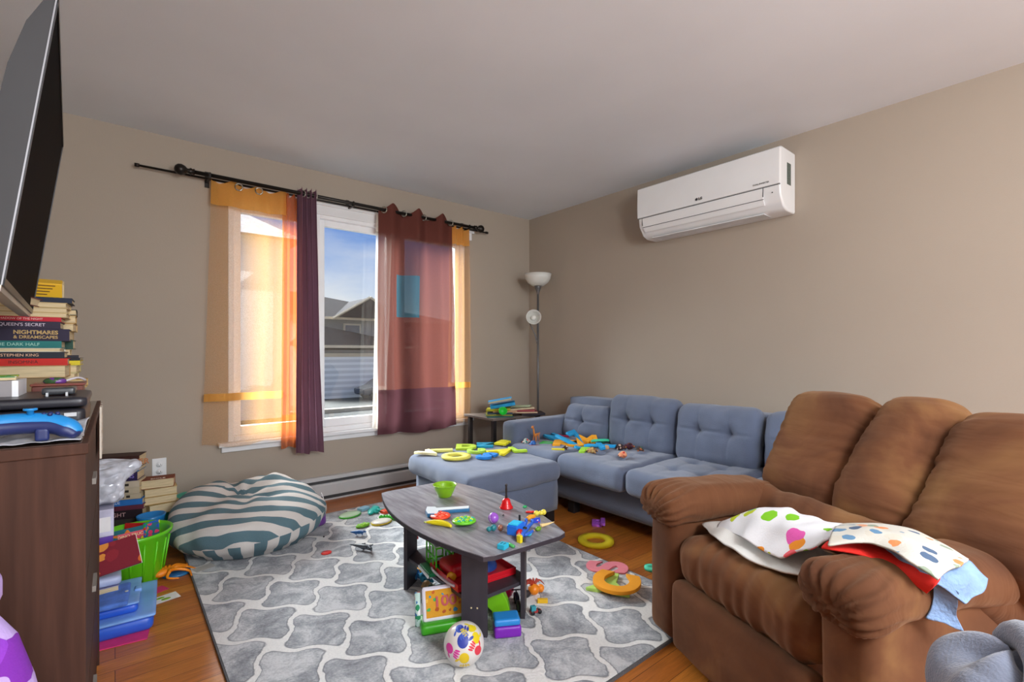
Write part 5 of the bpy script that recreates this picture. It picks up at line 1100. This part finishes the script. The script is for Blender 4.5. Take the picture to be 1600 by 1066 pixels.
ob('edge_strip', bx((-.0006, .001, 0), (0, .003, TH), MT), mat('tv_edge_chrome', '#8c8c90', .4, metal=.7), tv, smooth=False)
ob('lower_strip', bx((0, -.02, -.010), (TL, .002, 0), MT), mat('tv_silver', '#a8a49c', .3, metal=.4), tv, smooth=False)
bm = bmesh.new(); tube(bm, [(-.50, 1.50, 1.42), (-.33, 1.50, 1.42), (-.22, 1.50, 1.43)], .02, 10, 1); box(bm, (-.50, 1.42, 1.34), (-.485, 1.58, 1.52)); bmesh.ops.translate(bm, vec=(.142, -1.112, -1.207), verts=bm.verts); ob('wall_bracket', bm, m_tvf, tv, smooth=False)
rb = book('dark red box-like book tilted under the television edge', (-.245, 1.80, zz(489)+.03), .16, .11, .022, '#5a1420', radians(-10), 'front', tilt=(0, 0.32)); 

# ---------------------------------------------------------------- floor book stacks by the wall
T2 = 2.62; S2 = FPX/T2
base = PD(194, 800, T2)
labs = [(712, 731, 224, '#3c2420', 'THE DARK TOWER', '#c8703a', 'dark brown novel with orange art on top of the floor stack', .26), (731, 737, 223, '#1f6a9a', 'ISLAND', '#d8e8f0', 'thin blue novel second in the floor stack by the wall', .24),
        (737, 751, 221, '#2c2248', 'JAMES ROLLINS', '#8a7ad0', 'purple-black novel in the floor stack by the wall', .23), (751, 761, 224, '#b8ac98', None, None, 'upper of three cream novels with black ornament in the floor stack', .24), (761, 771, 224, '#b4a890', None, None, 'middle of three cream novels with black ornament in the floor stack', .24),
        (771, 779, 226, '#b0a48c', None, None, 'lowest of three cream novels with black ornament in the floor stack', .24), (779, 788, 229, '#2a6ab0', 'BLUE', '#c8d8f0', 'blue novel in the floor stack below the cream ones', .24), (788, 795, 231, '#5a2a3a', None, None, 'maroon novel in the floor stack by the wall', .24),
        (795, 809, 229, '#241a20', 'NIGHT', '#c8a0a0', 'black novel low in the floor stack by the wall', .24), (809, 830, 228, '#3a3a34', None, None, 'olive novel low in the floor stack behind the green bucket', .24), (830, 855, 228, '#4a2a20', None, None, 'thick brown book at the bottom of the floor stack', .24)]
for (va, vb, rp, col, tx, tcl, lab, L) in labs:
    q = PD(rp, vb, T2); z0 = CAMH-(vb-550)/S2; z1 = CAMH-(va-550)/S2
    bk = book(lab, (q.x-L/2*cos(radians(-20)), q.y+.07+L/2*.34, z0), L, .12, z1-z0-.0006, col, radians(-18), 'front', tx, tcl or '#fff')
    if 'ornament' in lab:
        bm = bmesh.new()
        for dx, s_ in ((-.045, .007), (0, .009), (.045, .007)): box(bm, (dx-s_*(3 if dx == 0 else 1.2), -.0615, .017-s_*.9-.002), (dx+s_*(3 if dx == 0 else 1.2), -.0604, .017+s_*.9-.002))
        bmesh.ops.translate(bm, vec=(.02, 0, 0), verts=bm.verts); o = ob('ornament', bm, paper('#2a2620'), bk, smooth=False, bevel=.0)
z_prev = CAMH-(855-550)/S2
book('grey book under the bottom of the floor stack', (PD(228, 855, T2).x-.12, PD(228, 855, T2).y+.11, 0.0), .24, .12, max(.01, z_prev-.001), '#5a5650', radians(-18), 'front')
# teal bag with small stack
tb_ = tag(ob('teal_bag', rbox((.15, .10, .085), .06, 34, lambda p, nr: p+nr*.02*nz(p, 7, 2)+Vector((.10*max(0, p.z)/.13*max(0, p.x/.15), .06*max(0, p.x/.15), .07*max(0, p.x/.15)*max(0, p.z/.08))), ), mat('teal_plastic_bag', '#27ab94', .35, var=.12), loc=(.18, 3.50, .10)), 'crumpled teal plastic bag under the small book stack', 'bag')
sm = [(785, 800, '#a8986a', None, 'pale green-edged book lowest in the small stack on the teal bag', 9), (774, 786, '#a8803a', None, 'ochre book second in the small stack on the teal bag', 4), (764, 776, '#c0aa78', None, 'tan book third in the small stack on the teal bag', 4), (752, 766, '#7a3a20', None, 'brown book with white lettering on top of the small stack', 0)]
T3 = 2.72; S3 = FPX/T3; zprev = .20
for (va, vb, col, tx, lab, dx) in sm[::1]:
    hh = (vb-va)/S3; q = PD(248+dx*.8, vb, T3)
    bk = book(lab, (q.x, q.y+.02, zprev), .15, .10, hh-.001, col, radians(-8+dx*2), 'back', tilt=(0, 0)); zprev += hh
text('cover_text', 'SMILE', .028, paper('#e8e0d0'), bk, (0, -.028, hh-.0006), (0, 0, 0)); 
# green bucket
bk_ = thing('bucket', 'lime green plastic bucket full of picture books beside the beanbag', 'bucket', (.070, 2.95, 0), radians(-30))
m_bk = plastic('#66cc1c', .3)
ob('bucket_body', lt([(.001, .002), (.108, .002), (.112, .006), (.140, .215), (.152, .222), (.155, .238), (.148, .240), (.138, .225), (.108, .012), (.001, .010)], 44), m_bk, bk_)
bm = bmesh.new()
for k in range(16):
    a = 2*pi*k/16; tube(bm, [(.113*cos(a), .113*sin(a), .02), (.140*cos(a), .140*sin(a), .20)], .0045, 6, 1)
ob('ribs', bm, m_bk, bk_)
hm_ = Matrix.Rotation(radians(-70), 4, 'Z')
ob('grip', bx((-.035, -.165, .200), (.035, -.148, .222)), plastic('#d83224'), bk_, smooth=False, bevel=.004)
m_pic = print_mat('kids_book_print', '#2a6a7a', ['#e8c81e', '#d83a6a', '#2aa85a', '#e07a2a', '#2a4ab0'], 42, .5)
pb1 = thing('picture_book', 'teal picture book with pink banner standing in the green bucket', 'book', (.070, 2.93, .07), (radians(-14), 0, radians(12)))
ob('cover', bx((-.10, -.004, 0), (.11, .004, .185)), m_pic, pb1, smooth=False); ob('banner', bx((-.055, -.0055, .135), (.055, -.004, .165)), plastic('#d82a4a'), pb1, smooth=False); text('title_text', 'DINO TRUCK', .018, paper('#f0d8a0'), pb1, (0, -.0062, .150), (pi/2, 0, 0))
tag(ob('picture_book', bx((-.06, -.004, 0), (.06, .004, .18)), plastic('#c81e24'), loc=(.075, 3.02, .07), rot=(radians(-8), 0, radians(-35)), smooth=False), 'red book standing at the back of the green bucket', 'book')
pb2 = tag(ob('picture_book', bx((-.05, -.004, 0), (.05, .004, .19)), print_mat('rainbow_print', '#2a6ad0', ['#e8c81e', '#e03a2a', '#f08a1e', '#2aa85a'], 60, .6), loc=(.140, 2.98, .065), rot=(radians(-6), radians(8), radians(50)), smooth=False), 'rainbow coloured picture book at the right of the green bucket', 'book')
tag(ob('blue_bucket', lt([(.001, .002), (.05, .002), (.062, .21), (.066, .225), (.062, .225), (.048, .012), (.001, .010)], 40), plastic('#1f7fc4', .3), loc=(.15, 3.24, 0)), 'blue plastic tub behind the green bucket', 'tub')

# ---------------------------------------------------------------- clutter left foreground beyond the dresser
def U(u, v, t): return PD(u, v, t)
stk = [ # v top, v bottom, left/right px, colour, label
 (782, 822, 178, '#c4c4dc', 'pale lilac game box with clear wrapping in the left column', 'box'), (822, 835, 177, '#5a3a9a', 'purple game box below the lilac one in the left column', 'box'), (835, 870, 170, '#3a5a2a', 'dark green book in the left column beside the bucket', 'book')]
t4 = 2.12
for (va, vb, rp, col, lab, cat) in stk:
    q = PD(rp, vb, t4); h = (vb-va)/FPX*t4
    t = thing('game_box' if cat == 'box' else 'book', lab, cat, (q.x-.11, q.y-.06, q.z)); ob('carton' if cat == 'box' else 'cover', bx((-.11, -.08, 0), (.11, .10, h-.001)), mat('cv_'+col, col, .3, var=.25, vscale=14), t, smooth=False, bevel=.002)
    if va == 782: ob('label_strip', bx((.04, -.081, .02), (.10, -.080, .08)), mat('glossy_white', '#e8e8ea', .15), t, smooth=False)
q = PD(170, 870, t4); zb0 = q.z
tag(ob('storage_box', bx((-.22, -.08, 0), (.0, .10, zb0-.001)), mat('box_brownish', '#5a5048', .6), loc=(q.x, q.y-.06, 0), smooth=False), 'brownish storage box at the bottom of the left column', 'box')
def d_bag(p, nr): return p+nr*(.018*nz(p, 14, 3)+.02*abs(nz(p, 30, 5)))+Vector((.06*max(0, p.x/.09)*(.3+max(0, p.z/.06)), 0, 0))
q = PD(168, 782, t4)
bg = tag(ob('plastic_bag', rbox((.085, .07, .085), .04, 40, d_bag), mat('silver_plastic', '#c4c8d2', .15, var=.25, vscale=25, spec=.8), loc=(q.x-.045, q.y-.06, q.z+.090), smooth=False), 'crumpled clear white plastic bag on the lilac game box', 'bag')
# fox book, boat book, page block
t5 = 1.93
q = PD(178, 905, t5)
m_fox = print_mat('maroon_art', '#7a1e2c', ['#c8642a', '#8a2430', '#d88a3a'], 17, .42)
fx = thing('picture_book', 'maroon picture book with orange fox art, tilted towards the camera', 'book', (q.x, q.y+.02, q.z+.02), (radians(58), radians(-7), radians(6)))
ob('cover', bx((-.10, 0, 0), (.09, .12, .012)), m_fox, fx, smooth=False); ob('white_edge', bx((-.10, 0.0, -.004), (.093, .123, -.0002)), paper('#e4e0dc'), fx, smooth=False)
q = PD(162, 845, t5+.1)
t = thing('magazine', 'small dark printed magazine behind the maroon fox book', 'magazine', (q.x-.02, q.y+.02, q.z), (radians(25), 0, 0)); ob('cover', bx((-.06, 0, 0), (.045, .05, .008)), print_mat('dark_mag', '#4a3a44', ['#8a6a6a', '#2a2a3a', '#c8b0a0'], 40, .5), t, smooth=False)
q = PD(170, 918, t5)
t = thing('tin', 'pale blue curved tin under the maroon fox book', 'tin', (q.x-.04, q.y+.05, q.z)); ob('body', rbox((.08, .05, .018), .014, 20, None, (0, 0, .018)), mat('tin_blue', '#a8b4d4', .3, var=.2), t)
q = PD(168, 935, t5)
book('thick tan-edged paperback under the pale blue tin', (q.x-.035, q.y+.05, q.z-.004), .14, .10, .045, '#8a8ab0', radians(2), 'back')
q2 = PD(168, 935, t5)
# tray + denim
tr_ = thing('storage_tray', 'bright blue plastic tray on the floor beyond the dresser', 'tray', (.015, 2.55, 0), radians(-4))
m_tb = plastic('#2a5ed0', .3); m_tb2 = mat('tray_clear_blue', '#7aa8e8', .2, var=.15)
ob('lower_tray', rbox((.115, .17, .030), .022, 26, None, (0.0, 0, .032)), m_tb, tr_)
ob('rim', rbox((.122, .176, .006), .006, 26, None, (0.0, 0, .064)), m_tb2, tr_)
ob('upper_case', rbox((.085, .13, .018), .014, 26, None, (-.02, .0, .088)), m_tb, tr_)
ob('clear_lid', rbox((.088, .133, .004), .004, 26, None, (-.02, .0, .109)), m_tb2, tr_)
ob('clasp', rbox((.012, .02, .008), .004, 8, None, (.060, .0, .112)), m_tb2, tr_)
dn = thing('denim_folder', 'faded blue denim pouch lying on the blue tray', 'pouch', (-.02, 2.49, .1145), radians(-4))
ob('fabric', rbox((.065, .10, .010), .008, 24, lambda p, nr: p+nr*.003*nz(p, 20, 3), (0, 0, .012)), mat('denim', '#4f78cc', .85, var=.25, vscale=18, bump=.4, bscale=160), dn)
ob('snap', lt([(0, 0), (.006, 0), (.006, .002), (0, .003)], 14), plastic('#c8c8c0'), dn, loc=(.056, .0, .022))
tag(ob('support_box', bx((-.05, -.04, 0), (.05, .05, q2.z-.1365-.006)), mat('teal_carton', '#9ad0d4', .5), loc=(q2.x-.04, q2.y+.05, .1365), smooth=False), 'pale aqua carton between the denim pouch and the paperback', 'box')
tag(ob('teal_tube', tb([(-.09, 2.36, .14), (-.07, 2.37, .20)], .016, 12, 1), plastic('#1fa88a')), 'teal green tube at the edge of the dresser side', 'tube')
tag(ob('pink_folder', bx((-.13, -.17, 0), (.12, .17, .0035)), paper('#d8357a'), loc=(.0, 2.50, 0.0005), rot=(0, 0, radians(-8)), smooth=False), 'magenta folder flat on the floor under the blue tray', 'folder')
# octopus
oc = thing('toy_octopus', 'orange rubber octopus sprawled on the floor before the beanbag', 'toy animal', P(262, 900, .005), radians(20))
bm = bmesh.new(); ball(bm, (-.02, 0, .022), .026, 16, s=(1.5, .8, .7))
for i, (a, l) in enumerate([(-.3, .10), (.35, .11), (.9, .08), (1.5, .075), (2.2, .08), (3.0, .07), (-1.0, .11), (-1.7, .08)]):
    c_, s_ = cos(a), sin(a); k = .02*(-1)**i
    tube(bm, [(.0, 0, .022), (c_*l*.4, s_*l*.4, .034), (c_*l*.8-s_*k, s_*l*.8+c_*k, .016), (c_*l*1.15+s_*k, s_*l*1.15-c_*k, .008)], [.010, .008, .006, .003], 8, 4)
ob('body', bm, plastic('#f08a18', .4), oc)
shell('toy_plate', 'dark blue toy plate under the orange octopus', 276, 897, .06, .05, plastic('#1f5a8a'), plastic('#1f6a9a'), z=0.0)
lump('toy_figure', 'grey and teal toy vehicle parts left of the octopus', 236, 908, .045, print_mat('veh_print', '#4a5a5a', ['#1f8a8a', '#8a8a84', '#2a2a2a'], 40, .6), 8, z=0.0, seed=31)
tag(ob('playing_card', bx((-.05, -.03, 0), (.05, .03, .001)), paper('#c82a6a'), loc=P(240, 925, 0.0005), rot=(0, 0, .4), smooth=False), 'magenta card on the floor under the white leaflet', 'card')
lf = thing('leaflet', 'white leaflet with green circles on the wooden floor', 'paper', P(258, 935, 0.002), radians(12)); ob('sheet', bx((-.055, -.035, 0), (.05, .035, .001)), paper('#e4e4de'), lf, smooth=False)
for x, y, r in ((-.015, .012, .016), (0.0, -.012, .018)): ob('printed_circle', lt([(0, .0012), (r, .0012), (r, .0016), (0, .0016)], 20, sy=.6), paper('#8ab82a'), lf, loc=(x, y, 0))
tag(ob('card', bx((-.04, -.03, 0), (.05, .03, .001)), paper('#b8b4b0'), loc=P(317, 888, RUGZ), rot=(0, 0, .3), smooth=False), 'grey paper card on the rug corner under the beanbag', 'card')

# side-table magazines
def mag(label, u, v, t, L, D, T, col, rot=0, tilt=(0, 0), name='magazine', cat='magazine'):
    return book(label, PD(u, v, t), L, D, T, col, radians(rot), 'front', name=name, tilt=tilt, cat=cat)
MZ = .556
def magz(label, x, y, z, L, D, T, col, rot=0, tilt=(0, 0), cat='magazine', name='magazine', pages=False):
    return book(label, (2.66+(x-2.62)*.75, y+.13, z), L*.85, D*.85, T, col, radians(rot), 'back' if pages else 'front', name=name, tilt=tilt, cat=cat)
magz('dark teal magazine lowest at the left of the side table', 2.42, 3.10, MZ, .26, .20, .008, '#2a5a5a', -30)
magz('olive and yellow magazine second lowest on the side table', 2.44, 3.12, MZ+.009, .26, .20, .010, '#8a8a3a', -36)
magz('dark navy magazine in the middle of the left magazine pile', 2.47, 3.13, MZ+.020, .25, .19, .012, '#3a4a5a', -40)
magz('tan magazine right in the left pile on the side table', 2.52, 3.12, MZ+.033, .24, .18, .012, '#c89a78', -34)
magz('yellow-green workbook in the left pile of the side table', 2.46, 3.14, MZ+.046, .24, .18, .018, '#a8a02a', -42, (0, -.05))
magz('bright blue workbook tilted on the left magazine pile', 2.52, 3.14, MZ+.075, .25, .18, .026, '#1f8fc4', -38, (0, -.16))
magz('blue and white book on top of the left magazine pile', 2.49, 3.15, MZ+.120, .24, .17, .016, '#2f7fae', -38, (0, -.18), pages=True)
magz('black catalogue at the right end of the side table', 2.82, 3.02, MZ, .24, .19, .018, '#2a2228', -30)
magz('thick maroon and white catalogue in the right pile', 2.74, 3.05, MZ+.019, .26, .19, .014, '#8a4048', -36, pages=True)
magz('dusky red magazine in the right pile of the side table', 2.73, 3.06, MZ+.034, .25, .19, .014, '#a04a4e', -46)
magz('beige newspaper on top of the right magazine pile', 2.70, 3.08, MZ+.049, .27, .19, .012, '#c2b292', -28, (0, -.05))
magz('pale green leaflet topmost of the right magazine pile', 2.74, 3.09, MZ+.068, .20, .15, .005, '#b4c0a0', -50, (0, -.04))
o = tag(ob('green_cup', lt([(0, 0), (.026, 0), (.036, .035), (.032, .035), (.023, .004), (0, .004)], 24), plastic('#1fc43a'), loc=PD(811, 660, 3.52), rot=(radians(60), 0, radians(-30))), 'bright green plastic cup tipped over at the front of the side table', 'cup'); o.location = (2.47, 3.13, .60)

# laundry heap (near the camera) and purple plush
sw_ = heap('sweatshirt', 'grey-blue sweatshirt bundled on top of the basket at the lower right', (1.06, .085, .565), (.10, .09, .075), .07, mat('grey_blue_fleece', '#6d7486', .95, var=.12, vscale=14, bump=.3, bscale=220, sheen=.4), 3, .030, 3, .4)
hem = ob('rolled_hem', tb([(-.11, .02, -.06), (-.095, .0, .03), (-.05, -.02, .078), (.02, -.03, .088), (.08, -.03, .055), (.11, -.03, -.03)], [.018, .026, .024, .026, .028, .02], 14, 6), MATS['grey_blue_fleece'], sw_)
heap('sweatpants', 'dark grey fleece garment lying low at the left of the laundry', (.955, .12, .50), (.10, .07, .045), .04, mat('dark_fleece', '#565d6e', .95, var=.12, vscale=14, bump=.3, bscale=220, sheen=.4), 8, .02, 4, .2)
heap('blue_garment', 'bright blue garment at the extreme lower right corner', (1.14, -.03, .53), (.07, .06, .05), .045, cloth('#1f5ab8'), 12, .02)
pp = thing('plush_toy', 'purple and white plush toy at the lower left corner', 'plush toy', (-.20, 1.10, 0), 0); pp.scale = (1.12, 1.12, 1.04)
m_pp = print_mat('purple_plush', '#b8a0dc', ['#7a2aa8', '#8a3ac0', '#b8a0dc'], 9, .55)
bm = bmesh.new(); lathe(bm, [(0, 0), (.10, 0), (.13, .10), (.14, .30), (.125, .45), (.105, .55), (.085, .62), (.06, .66), (0, .68)], 30, sx=.85, sy=.6); 
ob('body', bm, m_pp, pp); bm = bmesh.new(); ball(bm, (-.005, 0, .70), .062, 20); ob('head', bm, m_pp, pp)
